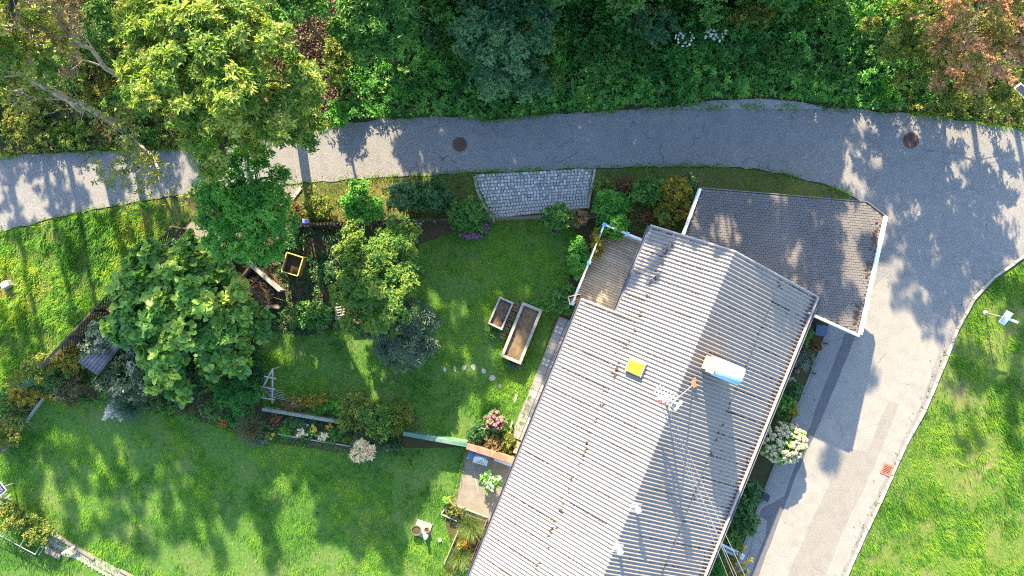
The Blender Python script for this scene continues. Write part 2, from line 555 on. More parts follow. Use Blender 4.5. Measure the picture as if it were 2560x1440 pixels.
M_CONC = mat('concrete', (0.205, 0.188, 0.16, 1), (0.155, 0.142, 0.12, 1), 3.2, c3=(0.11, 0.102, 0.088, 1), scale3=1.1, amt3=0.3, rough=0.9, bump=0.35, bscale=20)
M_CONC_L = mat('pale_concrete', (0.32, 0.308, 0.285, 1), (0.22, 0.21, 0.19, 1), 5, rough=0.9, bump=0.35, bscale=24, rnd=0.12)
M_SETT = mat('granite_sett', (0.27, 0.275, 0.28, 1), (0.42, 0.42, 0.415, 1), 8, rough=0.75, bump=0.4, bscale=35, rnd=0.35)
M_JOINT = mat('joint_sand', (0.26, 0.235, 0.19, 1), (0.13, 0.115, 0.09, 1), 6, rough=0.95, bump=0.4)
M_PAVER = mat('garden_paver', (0.25, 0.245, 0.235, 1), (0.19, 0.185, 0.18, 1), 5, rough=0.85, bump=0.25, rnd=0.10)
M_PAVER_L = mat('paver_inlay', (0.46, 0.46, 0.45, 1), (0.36, 0.36, 0.35, 1), 9, rough=0.8)
M_ROOF = mat('fibre_cement', (0.225, 0.208, 0.20, 1), (0.17, 0.155, 0.15, 1), 7, c3=(0.12, 0.105, 0.105, 1), scale3=0.9, amt3=0.22, rough=0.42, spec=0.65, bump=0.25, bscale=40, speck=(13, 0.12, (0.16, 0.115, 0.09, 1)), rnd=0.06)
M_MOSS = mat('dry_moss', (0.050, 0.034, 0.026, 1), (0.095, 0.066, 0.048, 1), 18, rough=1.0, bump=0.6, bscale=60)
M_SHING = mat('shingle', (0.13, 0.122, 0.118, 1), (0.095, 0.089, 0.088, 1), 4, c3=(0.158, 0.147, 0.138, 1), scale3=0.5, rough=0.92, bump=0.3, bscale=60)
M_SHING_J = mat('shingle_underlay', (0.06, 0.055, 0.055, 1), rough=0.95)
M_WHITE = mat('white_paint', (0.78, 0.77, 0.76, 1), (0.66, 0.64, 0.62, 1), 5, rough=0.45, spec=0.4)
M_WALL = mat('render_wall', (0.62, 0.58, 0.50, 1), (0.56, 0.52, 0.45, 1), 3, rough=0.9, bump=0.2, bscale=40)
M_GUT = mat('gutter_metal', (0.10, 0.10, 0.12, 1), (0.16, 0.155, 0.17, 1), 6, rough=0.5, metal=0.3)
M_GUT_L = mat('gutter_pale', (0.42, 0.38, 0.36, 1), (0.32, 0.28, 0.27, 1), 5, rough=0.6)
M_WOOD_G = mat('grey_timber', (0.36, 0.34, 0.31, 1), (0.25, 0.235, 0.215, 1), 5, rough=0.85, bump=0.4, rnd=0.08)
M_WOOD_B = mat('brown_timber', (0.20, 0.13, 0.075, 1), (0.13, 0.085, 0.05, 1), 6, rough=0.85, bump=0.4)
M_WOOD_D = mat('dark_timber', (0.055, 0.042, 0.034, 1), (0.09, 0.07, 0.055, 1), 8, rough=0.85, bump=0.3, rnd=0.15)
M_DECK = mat('deck_board', (0.36, 0.305, 0.235, 1), (0.26, 0.22, 0.17, 1), 4, c3=(0.42, 0.36, 0.28, 1), scale3=0.8, rough=0.8, bump=0.3, rnd=0.14)
M_GREEN = mat('green_paint', (0.035, 0.115, 0.078, 1), (0.06, 0.15, 0.105, 1), 7, c3=(0.17, 0.22, 0.17, 1), scale3=1.0, rough=0.65)
M_GREENGREY = mat('weathered_green', (0.09, 0.125, 0.10, 1), (0.17, 0.185, 0.15, 1), 3, c3=(0.25, 0.25, 0.21, 1), scale3=1.0, rough=0.8, bump=0.3)
M_TERRA = mat('terracotta', (0.30, 0.14, 0.09, 1), (0.21, 0.10, 0.07, 1), 8, c3=(0.26, 0.21, 0.16, 1), scale3=2.0, rough=0.85, bump=0.3)
M_BLUEG = mat('blue_grey_plastic', (0.085, 0.135, 0.20, 1), (0.07, 0.11, 0.17, 1), 3, rough=0.5)
M_BLUE = mat('blue_cap', (0.10, 0.33, 0.62, 1), (0.16, 0.42, 0.70, 1), 4, rough=0.5)
M_CYAN = mat('pale_blue_cap', (0.26, 0.52, 0.62, 1), rough=0.5)
M_STEEL = mat('galvanised_steel', (0.46, 0.47, 0.48, 1), (0.36, 0.37, 0.38, 1), 8, rough=0.45, metal=0.6)
M_ALU = mat('light_steel', (0.62, 0.63, 0.64, 1), (0.52, 0.53, 0.54, 1), 6, rough=0.4, metal=0.5)
M_DARKM = mat('dark_metal', (0.03, 0.03, 0.035, 1), (0.05, 0.05, 0.055, 1), 6, rough=0.5, metal=0.4)
M_IRON = mat('rusty_iron', (0.13, 0.068, 0.05, 1), (0.085, 0.05, 0.042, 1), 9, rough=0.8, bump=0.4, metal=0.2)
M_REDIR = mat('red_iron', (0.36, 0.14, 0.10, 1), (0.27, 0.10, 0.07, 1), 7, rough=0.75, bump=0.3)
M_RED = mat('red_porcelain', (0.50, 0.055, 0.06, 1), rough=0.35)
M_ORANGE = mat('orange_primer', (0.50, 0.14, 0.07, 1), (0.40, 0.11, 0.06, 1), 8, rough=0.6)
M_YEL = mat('yellow_paint', (0.50, 0.42, 0.13, 1), (0.36, 0.29, 0.10, 1), 9, rough=0.6)
M_YELG = mat('amber_acrylic', (0.55, 0.35, 0.012, 1), (0.42, 0.26, 0.012, 1), 6, c3=(0.30, 0.20, 0.03, 1), scale3=2.5, rough=0.35)
M_CURVE = mat('zinc_cap', (0.70, 0.71, 0.72, 1), (0.62, 0.63, 0.65, 1), 3, rough=0.4, metal=0.25)
M_CAPSKY = mat('cap_sky_reflection', (0.16, 0.42, 0.55, 1), (0.20, 0.47, 0.60, 1), 3, rough=0.35)  # sky reflected in the metal chimney cap, put into the colour
M_BRICK = mat('chimney_brick', (0.42, 0.36, 0.29, 1), (0.33, 0.27, 0.21, 1), 8, rough=0.9, bump=0.3)
M_GLASS = mat('window_glass', (0.03, 0.035, 0.04, 1), rough=0.08, spec=0.6)
M_PANEL = mat('solar_panel', (0.012, 0.016, 0.045, 1), (0.02, 0.025, 0.06, 1), 12, rough=0.2, spec=0.5)
M_LAMP = mat('lamp_plastic', (0.62, 0.64, 0.66, 1), rough=0.4)
M_STONE = mat('pale_stone', (0.34, 0.335, 0.325, 1), (0.22, 0.215, 0.205, 1), 9, rough=0.85, bump=0.4, rnd=0.15)
M_GRAVEL = mat('gravel_stone', (0.34, 0.335, 0.325, 1), (0.22, 0.215, 0.21, 1), 12, rough=0.85)
M_CABLE = mat('cable_grey', (0.20, 0.20, 0.21, 1), rough=0.6)
M_PURP = mat('violet_plastic', (0.16, 0.15, 0.55, 1), rough=0.5)

# ------------------------------------------------------------------ ground, road, lawns
g = MB()
g.sheet([(-160, -160), (160, -160), (160, 160), (-160, 160)], 0.0)
struct(g.build('ground', M_FOREST))

KERB = [(2900, 540), (2760, 555), (2640, 595), (2560, 637), (2480, 692), (2430, 747), (2392, 820), (2352, 920), (2310, 1020), (2262, 1110), (2228, 1185), (2180, 1290), (2112, 1440), (2000, 1690)]
ROAD_TOP = [(-500, 416), (0, 392), (120, 383), (250, 378), (430, 374), (600, 355), (790, 327), (870, 306), (1000, 296), (1100, 292), (1190, 292), (1215, 301), (1400, 284), (1560, 275), (1690, 268), (2050, 268), (2180, 278), (2300, 288), (2420, 303), (2560, 324), (2900, 392)]
ROAD_BOT = [(2130, 490), (2070, 464), (1980, 440), (1900, 424), (1830, 417), (1700, 415), (1480, 421), (1190, 431), (1000, 442), (760, 456), (700, 466), (560, 478), (430, 490), (300, 512), (150, 541), (0, 580), (-500, 720)]
DRIVE_L = [(1720, 1690), (1800, 1500), (1835, 1420), (1905, 1235), (1990, 1020), (2045, 880), (2075, 800), (1900, 770), (1735, 640), (1800, 535), (2190, 560), (2185, 525)]
def ragged(pts, amp, step, seed):
    """subdivide an edge and roughen it a little, as worn asphalt edges are"""
    r = random.Random(seed); out = []
    for (a, b) in zip(pts[:-1], pts[1:]):
        n = max(1, int(math.dist(a, b) / step))
        for i in range(n):
            t = i / n
            j = amp if i else amp * 0.3
            out.append((a[0] + (b[0] - a[0]) * t + r.uniform(-j, j), a[1] + (b[1] - a[1]) * t + r.uniform(-j, j)))
    return out + [pts[-1]]
RT = ragged(ROAD_TOP, 3.2, 16, 1); RB = ragged(ROAD_BOT, 3.0, 16, 2)
ROAD = WP(RT + KERB[1:] + DRIVE_L + RB)
g = MB(); g.prism(ROAD, -0.05, 0.03)
struct(g.build('road', M_ASPH))

def patch(name, pts, m, z, seed=0, amp=2.0):
    g = MB(); g.prism(WP(ragged(pts + [pts[0]], amp, 22, seed)[:-1]), z - 0.01, z)
    return struct(g.build(name, m))
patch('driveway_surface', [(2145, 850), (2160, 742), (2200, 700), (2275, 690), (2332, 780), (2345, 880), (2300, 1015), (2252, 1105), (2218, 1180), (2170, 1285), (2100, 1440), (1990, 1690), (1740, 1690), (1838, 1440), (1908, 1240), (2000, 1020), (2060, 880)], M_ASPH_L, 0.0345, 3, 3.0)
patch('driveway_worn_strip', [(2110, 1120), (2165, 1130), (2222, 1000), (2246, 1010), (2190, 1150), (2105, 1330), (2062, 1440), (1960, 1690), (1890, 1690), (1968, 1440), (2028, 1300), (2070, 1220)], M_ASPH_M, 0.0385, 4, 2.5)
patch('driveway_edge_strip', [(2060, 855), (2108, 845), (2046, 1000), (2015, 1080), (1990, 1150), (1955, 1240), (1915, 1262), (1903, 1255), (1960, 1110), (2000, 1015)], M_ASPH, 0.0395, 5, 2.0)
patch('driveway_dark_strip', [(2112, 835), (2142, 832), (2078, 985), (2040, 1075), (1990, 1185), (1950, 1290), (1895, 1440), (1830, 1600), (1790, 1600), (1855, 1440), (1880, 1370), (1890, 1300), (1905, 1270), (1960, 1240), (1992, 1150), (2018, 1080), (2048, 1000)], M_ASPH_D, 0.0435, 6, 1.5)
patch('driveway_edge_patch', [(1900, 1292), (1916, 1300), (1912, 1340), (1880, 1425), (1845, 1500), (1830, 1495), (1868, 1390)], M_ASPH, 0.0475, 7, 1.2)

LAWNS = {}
def lawn(name, pts, m, z):
    P = WP(pts); LAWNS[name] = P
    g = MB(); g.sheet(P, z)
    return struct(g.build(name, m))
GARDEN = [(1050, 610), (1110, 590), (1230, 546), (1425, 544), (1445, 600), (1425, 700), (1400, 790), (1385, 800), (1292, 1090), (1170, 1105), (1000, 1080), (855, 1050), (660, 1018), (636, 900), (660, 825), (760, 840), (880, 810), (1000, 720)]
LOWER = [(112, 990), (260, 1008), (520, 1058), (640, 1102), (880, 1135), (1010, 1120), (1165, 1118), (1130, 1262), (1110, 1290), (1150, 1440), (1060, 1690), (-300, 1690), (-200, 1380), (-60, 1200), (10, 1125)]
RIGHT = [(2905, 550), (2765, 565), (2645, 604), (2566, 646), (2487, 700), (2438, 753), (2400, 825), (2360, 925), (2318, 1024), (2270, 1114), (2236, 1189), (2188, 1294), (2120, 1444), (2008, 1694), (3100, 1694), (3100, 550)]
VERGE = [(-500, 724), (0, 584), (150, 545), (300, 516), (430, 494), (492, 530), (440, 585), (170, 890), (60, 950), (0, 1010), (-500, 1150)]
STRIP1 = [(755, 459), (1000, 446), (1188, 434), (1200, 480), (1232, 545), (740, 566), (700, 520)]
STRIP2 = [(1484, 424), (1700, 419), (1830, 421), (1900, 428), (1980, 444), (2070, 468), (2130, 494), (2150, 520), (1760, 475), (1715, 600), (1480, 560)]
lawn('garden_lawn', GARDEN, M_LAWN, 0.006)
lawn('lower_lawn', LOWER, M_LAWN, 0.008)
lawn('roadside_lawn', RIGHT, M_LAWN2, 0.010)
lawn('grass_verge', VERGE, M_VERGE, 0.012)
lawn('road_strip', STRIP1, M_VERGE, 0.006)
lawn('front_strip', STRIP2, M_VERGE, 0.008)
PLOT = [(560, 560), (740, 568), (1050, 600), (1000, 700), (880, 805), (760, 838), (660, 822), (600, 760), (560, 690)]
g = MB(); g.sheet(WP(PLOT), 0.016); struct(g.build('vegetable_plot', M_SOIL))

# gravel verge along the road's upper edge
rng = np.random.default_rng(5)
GRAV = WP([(1690, 264), (1780, 252), (1900, 247), (1990, 254), (2055, 266), (2050, 272), (1690, 271)])
g = MB(); g.sheet(GRAV, 0.034); struct(g.build('gravel_verge', mat('gravel_bed', (0.22, 0.215, 0.20, 1), (0.32, 0.31, 0.30, 1), 14, rough=0.95, bump=0.8, bscale=40)))
def pebbles(name, poly, dens, r0, r1, m, z=0.0, parent=None, seed=1, label=None):
    rg = np.random.default_rng(seed)
    P = scatter(rg, poly, dens)
    n = len(P)
    base = np.array([[1, 0, 0], [0, 1, 0], [-1, 0, 0], [0, -1, 0], [0, 0, .7]], float)
    r = rg.uniform(r0, r1, n)
    a = rg.uniform(0, 6.28, n); ca, sa = np.cos(a), np.sin(a)
    B = np.repeat(base[None], n, 0) * (1 + rg.normal(0, .22, (n, 5, 1)))
    X = B[..., 0] * ca[:, None] - B[..., 1] * sa[:, None]; Y = B[..., 0] * sa[:, None] + B[..., 1] * ca[:, None]
    V = np.stack([X, Y, B[..., 2]], -1) * r[:, None, None] + P[:, None] + np.array([0, 0, z])
    F = (np.arange(n)[:, None, None] * 5 + np.array([[0, 1, 4], [1, 2, 4], [2, 3, 4], [3, 0, 4]])[None]).reshape(-1, 3)
    L0 = ORG[parent.name] if parent is not None else Vector((0, 0, 0))
    o = link(name, npmesh(name, V.reshape(-1, 3) - np.array(L0), F), m, parent, L0)
    return stuff(o, label)
pebbles('gravel', GRAV, 520, 0.018, 0.04, M_GRAVEL, 0.034, seed=3, label='loose pale gravel along the upper edge of the road')

# kerb of single stones beside the roadside lawn
kerb = struct(MB().prism(WP([(a - 4, b - 1) for a, b in KERB] + [(a + 7, b + 5) for a, b in KERB[::-1]]), -0.05, 0.022).build('kerb', M_JOINT))
kp = [W(a - 1, b + 2) for a, b in KERB]
acc = []
for a, b in zip(kp[:-1], kp[1:]):
    n = max(1, round((b - a).length / 0.55))
    for i in range(n): acc.append((a.lerp(b, i / n), a.lerp(b, (i + 1) / n)))
for i, (a, b) in enumerate(acc):
    d = (b - a); nrm = Vector((-d.y, d.x, 0)).normalized()
    off = nrm * (0.03 + random.uniform(-0.015, 0.015))
    k = MB(); k.beam(a + off + d * 0.015 + Vector((0, 0, 0.03)), b + off - d * 0.015 + Vector((0, 0, 0.03)), 0.10 + random.uniform(-.012, .012), 0.15 + random.uniform(-.02, .02))
    k.build('kerb_stone', M_CONC_L, kerb, bevel=0.012)

# manholes and the drain grate
def manhole(label, px, py, r, m):
    c = W(px, py, 0.03)
    t = thing('manhole_cover', label, 'manhole', c, None)
    k = MB(); k.lathe(c, [(r, 0.0), (r, 0.012), (r * 0.86, 0.012), (r * 0.85, 0.004)], 28); k.build('frame', M_IRON, t)
    k = MB(); k.lathe(c, [(r * 0.83, 0.003), (r * 0.83, 0.010), (r * 0.8, 0.014)], 28)
    for i in range(-4, 5):
        w = math.sqrt(max(0.0, (r * 0.74) ** 2 - (i * r * 0.16) ** 2))
        if w > 0.03: k.box(c + Vector((i * r * 0.16, 0, 0.0165)), (r * 0.07, 2 * w, 0.007))
    k.build('lid', m, t)
    return t
manhole('round rusty manhole cover in the shaded middle of the road', 1149, 361, 0.30, M_IRON)
manhole('larger dark round manhole cover near the sunlit patch of road', 2277, 351, 0.335, mat('dark_iron', (0.055, 0.04, 0.042, 1), (0.075, 0.05, 0.048, 1), 8, rough=0.75, bump=0.3, metal=0.2))
c = W(2217, 1174, 0.034); t = thing('drain_grate', 'rusty red slotted drain grate at the kerb of the driveway', 'drain', c)
ra = -ANG
k = MB(); R = Matrix.Rotation(ra, 3, 'Z')
for sx in (-1, 1): k.box(c + R @ Vector((sx * 0.19, 0, 0.012)), (0.06, 0.46, 0.024), ra)
for sy in (-1, 1): k.box(c + R @ Vector((0, sy * 0.2, 0.0125)), (0.32, 0.06, 0.022), ra)
k.build('frame', M_REDIR, t)
k = MB(); k.box(c + Vector((0, 0, 0.002)), (0.33, 0.35, 0.004), ra); k.build('sump', M_DARKM, t)
for i in range(-2, 3):
    k = MB(); k.box(c + R @ Vector((0, i * 0.066, 0.013)), (0.32, 0.032, 0.018), ra); k.build('bar', M_REDIR, t)

# ------------------------------------------------------------------ cobbled drive by the gate
CT = [(1185, 436), (1190, 432), (1300, 430), (1400, 424), (1482, 421)]
def cob(u, v):
    x0 = 1186 + 48 * v ** 1.2 if v > 0 else 1186
    x1 = 1482 - 12 * v
    top = 436 - 15 * u; bot = 546 - 26 * u
    return x0 + (x1 - x0) * u, top + (bot - top) * v
cobbles = MB(); cobbles.prism(WP([cob(u / 12, 0) for u in range(13)] + [cob(1, v / 6) for v in range(1, 7)] + [cob(1 - u / 12, 1) for u in range(1, 13)] + [cob(0, 1 - v / 6) for v in range(1, 6)]), -0.04, 0.022)
drive = struct(cobbles.build('cobbled_drive', M_JOINT))
NC, NR = 34, 13
rest = MB(); shapes = []
for kx in range(6):
    b = MB(); r_ = random.Random(kx)
    q = [Vector((math.cos(a) * 0.5 * (1 + r_.uniform(-.1, .1)), math.sin(a) * 0.5 * (1 + r_.uniform(-.1, .1)), 0)) * 1.22 for a in [math.pi / 4 + i * math.pi / 2 for i in range(4)]]
    vs_ = [p.copy() for p in q] + [p + Vector((0, 0, 0.7)) for p in q] + [p * 0.8 + Vector((0, 0, 1.0)) for p in q]
    fs = [(8, 9, 10, 11)] + [(i, (i + 1) % 4, (i + 1) % 4 + 4, i + 4) for i in range(4)] + [(i + 4, (i + 1) % 4 + 4, (i + 1) % 4 + 8, i + 8) for i in range(4)]
    b.add(vs_, fs); shapes.append(b)
shape_me = [b.mesh('sett', Vector((0, 0, 0))) for b in shapes]
for m_ in shape_me: m_.materials.append(M_SETT)
cnt = 0
for j in range(NR):
    for i in range(NC):
        a = cob((i + 0.5 + random.uniform(-.06, .06) + 0.25 * math.sin(j * 1.3)) / (NC + 0.5), (j + 0.5 + random.uniform(-.08, .08)) / NR)
        p = W(a[0], a[1], 0.012)
        sx = (0.128 - 0.02 * (j / NR)) * random.uniform(0.92, 1.06); sy = 0.125 * random.uniform(0.9, 1.05); rz = random.uniform(-.12, .12) + 0.07
        hz = 0.035 + random.uniform(-.004, .006)
        if cnt < 300:
            o = bpy.data.objects.new('sett', shape_me[cnt % 6]); COL.objects.link(o); o.parent = drive
            o.location = p; o.scale = (sx, sy, hz); o.rotation_euler = (random.uniform(-.05, .05), random.uniform(-.05, .05), rz)
        else:
            M = Matrix.Rotation(rz, 3, 'Z')
            sb = shapes[cnt % 6]
            rest.add([p + M @ Vector((v.x * sx, v.y * sy, v.z * hz)) for v in sb.v], sb.f)
        cnt += 1
o = rest.build('setts', M_SETT, drive); stuff(o)
for k_, (a, b) in enumerate([((1487, 422), (1479, 470)), ((1478, 472), (1470, 522))]):
    e = MB(); e.beam(W(*a, 0.04), W(*b, 0.04), 0.09, 0.09); e.build('edging_stone', M_CONC_L, drive, bevel=0.01)
for a, b in [((1186, 440), (1192, 470)), ((1192, 472), (1207, 508)), ((1208, 510), (1232, 545))]:
    e = MB(); e.beam(W(*a, 0.035), W(*b, 0.035), 0.12, 0.07); e.build('edging_stone', M_CONC_L, drive, bevel=0.01)
# concrete apron at the neighbour's drive, and the concrete pad behind the tree
g = MB(); g.prism(WP([(690, 470), (757, 462), (730, 505), (700, 520), (640, 520), (600, 480)]), -0.05, 0.036); ap = struct(g.build('concrete_apron', M_CONC))
for a in range(3):
    e = MB(); e.beam(W(752 - a * 13, 470 + a * 17, 0.045), W(740 - a * 13, 486 + a * 17, 0.045), 0.14, 0.06); e.build('apron_block', M_CONC_L, ap, bevel=0.01)
g = MB(); g.prism(WP([(440, 590), (480, 555), (620, 590), (580, 660), (500, 665), (465, 640)]), -0.05, 0.03); struct(g.build('concrete_pad', M_CONC))

# ------------------------------------------------------------------ the house
UE, VL, VN, VR, VRI = -3.99, 2.6, 3.85, 10.8, 6.58
ZE, ZR = 2.85, 5.2
UN, UEND = -0.57, 13.2
def roof_z(v): 
    return ZR - abs(v - VRI) * (ZR - ZE) / (VRI - VL)
house = thing('bungalow', 'long bungalow with white corrugated fibre cement roof beside the driveway', 'house', H(4, 6.7, 0))
WU0, WU1 = -3.6, 12.8
k = MB()
poly = [H(WU0, 4.25), H(WU0, 10.35), H(WU1, 10.35), H(WU1, 3.05), H(-0.25, 3.05), H(-0.25, 4.25)]
k.prism(poly, -0.05, 2.86)
for u0 in (WU0, WU1 - 0.24):
    v0, v1 = (4.25, 10.35) if u0 == WU0 else (3.05, 10.35)
    pr = [(v0, 2.85), (v1, 2.85), (v1, roof_z(v1) - 0.1), (VRI, ZR - 0.12), (v0, roof_z(v0) - 0.1)]
    a = [H(u0, v, z) for v, z in pr]; b = [H(u0 + 0.24, v, z) for v, z in pr]
    k.add(a + b, [(0, 1, 2, 3, 4), (9, 8, 7, 6, 5)] + [(i, i + 5, (i + 1) % 5 + 5, (i + 1) % 5) for i in range(5)])
wall = k.build('wall', M_WALL, house)
def opening(kind, u, v, wd, z0, z1, side):
    """a window or door set on the long wall at v; side is -1 for the garden wall, +1 for the drive"""
    f = MB(); d = EV * side * 0.04
    for uu in (u - wd / 2, u + wd / 2): f.box(H(uu, v, (z0 + z1) / 2) + d, (0.09, 0.08, z1 - z0 + 0.09), -ANG - math.pi / 2)
    for zz in (z0, z1): f.box(H(u, v, zz) + d, (wd - 0.09, 0.08, 0.09), -ANG - math.pi / 2)
    f.box(H(u, v, (z0 + z1) / 2) + d, (0.06, 0.07, z1 - z0 - 0.09), -ANG - math.pi / 2)
    fr = f.build(kind, M_WHITE, house)
    p = MB(); p.box(H(u, v, (z0 + z1) / 2) + EV * side * 0.015, (wd - 0.09, 0.03, z1 - z0 - 0.09), -ANG - math.pi / 2)
    p.build('pane' if kind == 'window' else 'door_leaf', M_GLASS if kind == 'window' else M_WOOD_B, fr)
    if kind == 'window':
        s_ = MB(); s_.box(H(u, v, z0 - 0.07) + EV * side * 0.1, (wd + 0.2, 0.2, 0.04), -ANG - math.pi / 2); s_.build('sill', M_CONC_L, fr)
for u, wd in ((2.2, 1.6), (8.4, 1.4), (11.2, 1.4)): opening('window', u, 3.05, wd, 1.0, 2.2, -1)
opening('door', 5.6, 3.05, 1.0, 0.08, 2.1, -1)
for u, wd in ((-1.8, 1.2), (1.5, 1.4), (7.6, 1.4), (10.6, 1.2)): opening('window', u, 10.35, wd, 1.0, 2.2, 1)
opening('door', 5.1, 10.35, 1.0, 0.08, 2.1, 1)

# roof: every corrugated sheet is its own mesh, lapped over its neighbour
roof = MB(); roof.beam(H(UE + 0.1, VRI, ZR - 0.16), H(UEND - 0.1, VRI, ZR - 0.16), 0.14, 0.18)
for vv in (3.3, 5.0, 8.3, 10.2):
    roof.beam(H((UN + 0.1) if vv < 4 else UE + 0.1, vv, roof_z(vv) - 0.14), H(UEND - 0.1, vv, roof_z(vv) - 0.14), 0.08, 0.14)
roof = roof.build('roof', M_WOOD_B, house)
PITCH, AMP = 0.1425, 0.035
NPC = 6                                                   # waves per sheet
def sheet_mesh(v_hi, v_lo, nw, lift):
    """a corrugated sheet from the ridge side v_hi to the eaves side v_lo, nw waves along the ridge"""
    vs_ = []; fs = []
    ns = nw * 12 + 1; rows = (0.0, 0.006, 0.33, 0.66, 0.994, 1.0); nv = len(rows)
    for j in range(nv):
        t = rows[j]
        for i in range(ns):
            s_ = i / 12 * PITCH
            ph = 2 * math.pi * i / 12
            w = math.cos(ph)
            v = v_hi + (v_lo - v_hi) * t
            vs_.append(H(s_, v, roof_z(v) + AMP * w + lift * t + 0.0))
    for j in range(nv - 1):
        for i in range(ns - 1):
            a = j * ns + i
            q = (a, a + 1, a + ns + 1, a + ns)
            fs.append(q if v_lo > v_hi else q[::-1])
    return MB().add(vs_, fs)
cache = {}
def put_sheet(u, v_hi, v_lo, nw, lift):
    key = (round(v_hi, 3), round(v_lo, 3), nw, lift)
    if key not in cache:
        m_ = sheet_mesh(v_hi, v_lo, nw, lift).mesh('roof_sheet', Vector((0, 0, 0)), True); m_.materials.append(M_ROOF); cache[key] = m_
    o = bpy.data.objects.new('roof_sheet', cache[key]); COL.objects.link(o); o.parent = roof
    o.location = H(u, 0, 0) - ORG[house.name] + Vector((0, 0, random.uniform(-.003, .003)))
    o.rotation_euler = (0, 0, 0)
    sm = o.modifiers.new('thickness', 'SOLIDIFY'); sm.thickness = 0.007; sm.offset = -1
STEP = NPC * PITCH
nsh = int(math.ceil((UEND - UE) / STEP))
MIDL, MIDR = 4.72, 8.72
for i in range(nsh):
    u = UE + i * STEP
    z_ = 0.006 * (i % 2)
    put_sheet(u, MIDL + 0.0, VN if u < UN - 0.5 else VL, NPC, 0.004 + z_)
    put_sheet(u, VRI, MIDL - 0.12, NPC, 0.022 + z_)
    put_sheet(u, MIDR, VR, NPC, 0.004 + z_)
    put_sheet(u, VRI, MIDR + 0.12, NPC, 0.022 + z_)
# moss along the laps, the sheet sides and the eaves
ms = MB(); r_ = random.Random(4)
def moss(u, v, r):
    ms.blob(H(u, v, roof_z(v) - AMP * math.cos(2 * math.pi * (u - UE) / PITCH) * -1 + 0.006 + r * 0.12), r, 0.3, 1, (1, 1, 0.4))
for i in range(130):
    q = r_.random() ** 1.0; moss(UE + .2 + (UEND - UE - .4) * q + r_.gauss(0, .1), MIDL - 0.12 + r_.gauss(0, 0.05), r_.uniform(0.02, 0.07))
for i in range(90): moss(r_.uniform(UE + .2, UEND - .2), MIDR + 0.12 + r_.gauss(0, 0.04), r_.uniform(0.02, 0.06))
for i in range(nsh):
    u = UE + i * STEP + PITCH * 0.5
    for side, lo, hi, n_ in ((0, 2.75 if u > UN else 3.95, 6.1, 190), (1, 7.2, 10.7, 100)):
        cs = [(r_.uniform(lo, hi), r_.uniform(.3, 1.0)) for _ in range(r_.randint(2, 4))]
        for q in range(int(n_ * r_.uniform(.4, 1.5))):
            c_ = r_.choice(cs); v_ = r_.gauss(c_[0], c_[1])
            if lo < v_ < hi: moss(u + r_.gauss(0, 0.014), v_, r_.uniform(0.012, 0.032))
for i in range(int((UEND - UE) / PITCH)):
    u = UE + (i + 0.5) * PITCH
    for q in range(r_.randint(1, 4)): moss(u + r_.gauss(0, .02), VR - abs(r_.gauss(0.02, 0.12)) - .03, r_.uniform(0.02, 0.055))
    if r_.random() < 0.5: moss(u, r_.uniform(7.2, 10.6), r_.uniform(0.015, 0.04))
    if r_.random() < 0.4: moss(u, r_.uniform(4.2, 6.4), r_.uniform(0.012, 0.032))
stuff(ms.build('moss', M_MOSS, roof))
# gutters, barge boards
def gutter(u0, u1, v, z, m, side):
    pts = []
    k = MB(); n = 8
    prof = [(0.065 * math.cos(a), 0.065 * math.sin(a)) for a in [math.pi + math.pi * i / n for i in range(n + 1)]]
    inner = [(x * 0.86, y * 0.86) for x, y in prof[::-1]]
    pr = prof + inner
    a = [H(u0, v + x, z + y) for x, y in pr]; b = [H(u1, v + x, z + y) for x, y in pr]; m_ = len(pr)
    k.add(a + b, [(i, (i + 1) % m_, (i + 1) % m_ + m_, i + m_) for i in range(m_)])
    return k.build('gutter', m, roof, smooth=True)
gutter(UN - 0.02, UEND, VL - 0.055, ZE - 0.01, M_GUT, -1)
gutter(UE, UN, VN - 0.055, roof_z(VN) - 0.02, M_GUT, -1)
gutter(UE, UEND, VR + 0.055, ZE - 0.01, M_GUT, 1)
k = MB(); k.beam(H(UE, VR - 0.02, ZE - 0.06), H(UEND, VR - 0.02, ZE - 0.06), 0.03, 0.16); k.build('fascia', M_GUT_L, roof)
lip = MB(); lip.tube([H(UE, VR + 0.002, ZE + 0.035), H(UEND, VR + 0.002, ZE + 0.035)], 0.016, 6); lip.build('eaves_strip', M_GUT_L, roof)
for v0, v1 in ((VN, VRI), (VRI, VR)):
    k = MB(); k.beam(H(UE - 0.035, v0, roof_z(v0) - 0.05), H(UE - 0.035, v1, roof_z(v1) - 0.05), 0.045, 0.14); k.build('barge_board', M_GUT_L, roof)
k = MB(); k.beam(H(UN - 0.04, VL, ZE - 0.06), H(UN - 0.04, VN + 0.3, roof_z(VN + 0.3) - 0.08), 0.04, 0.15); k.build('barge_board', M_WHITE, roof)

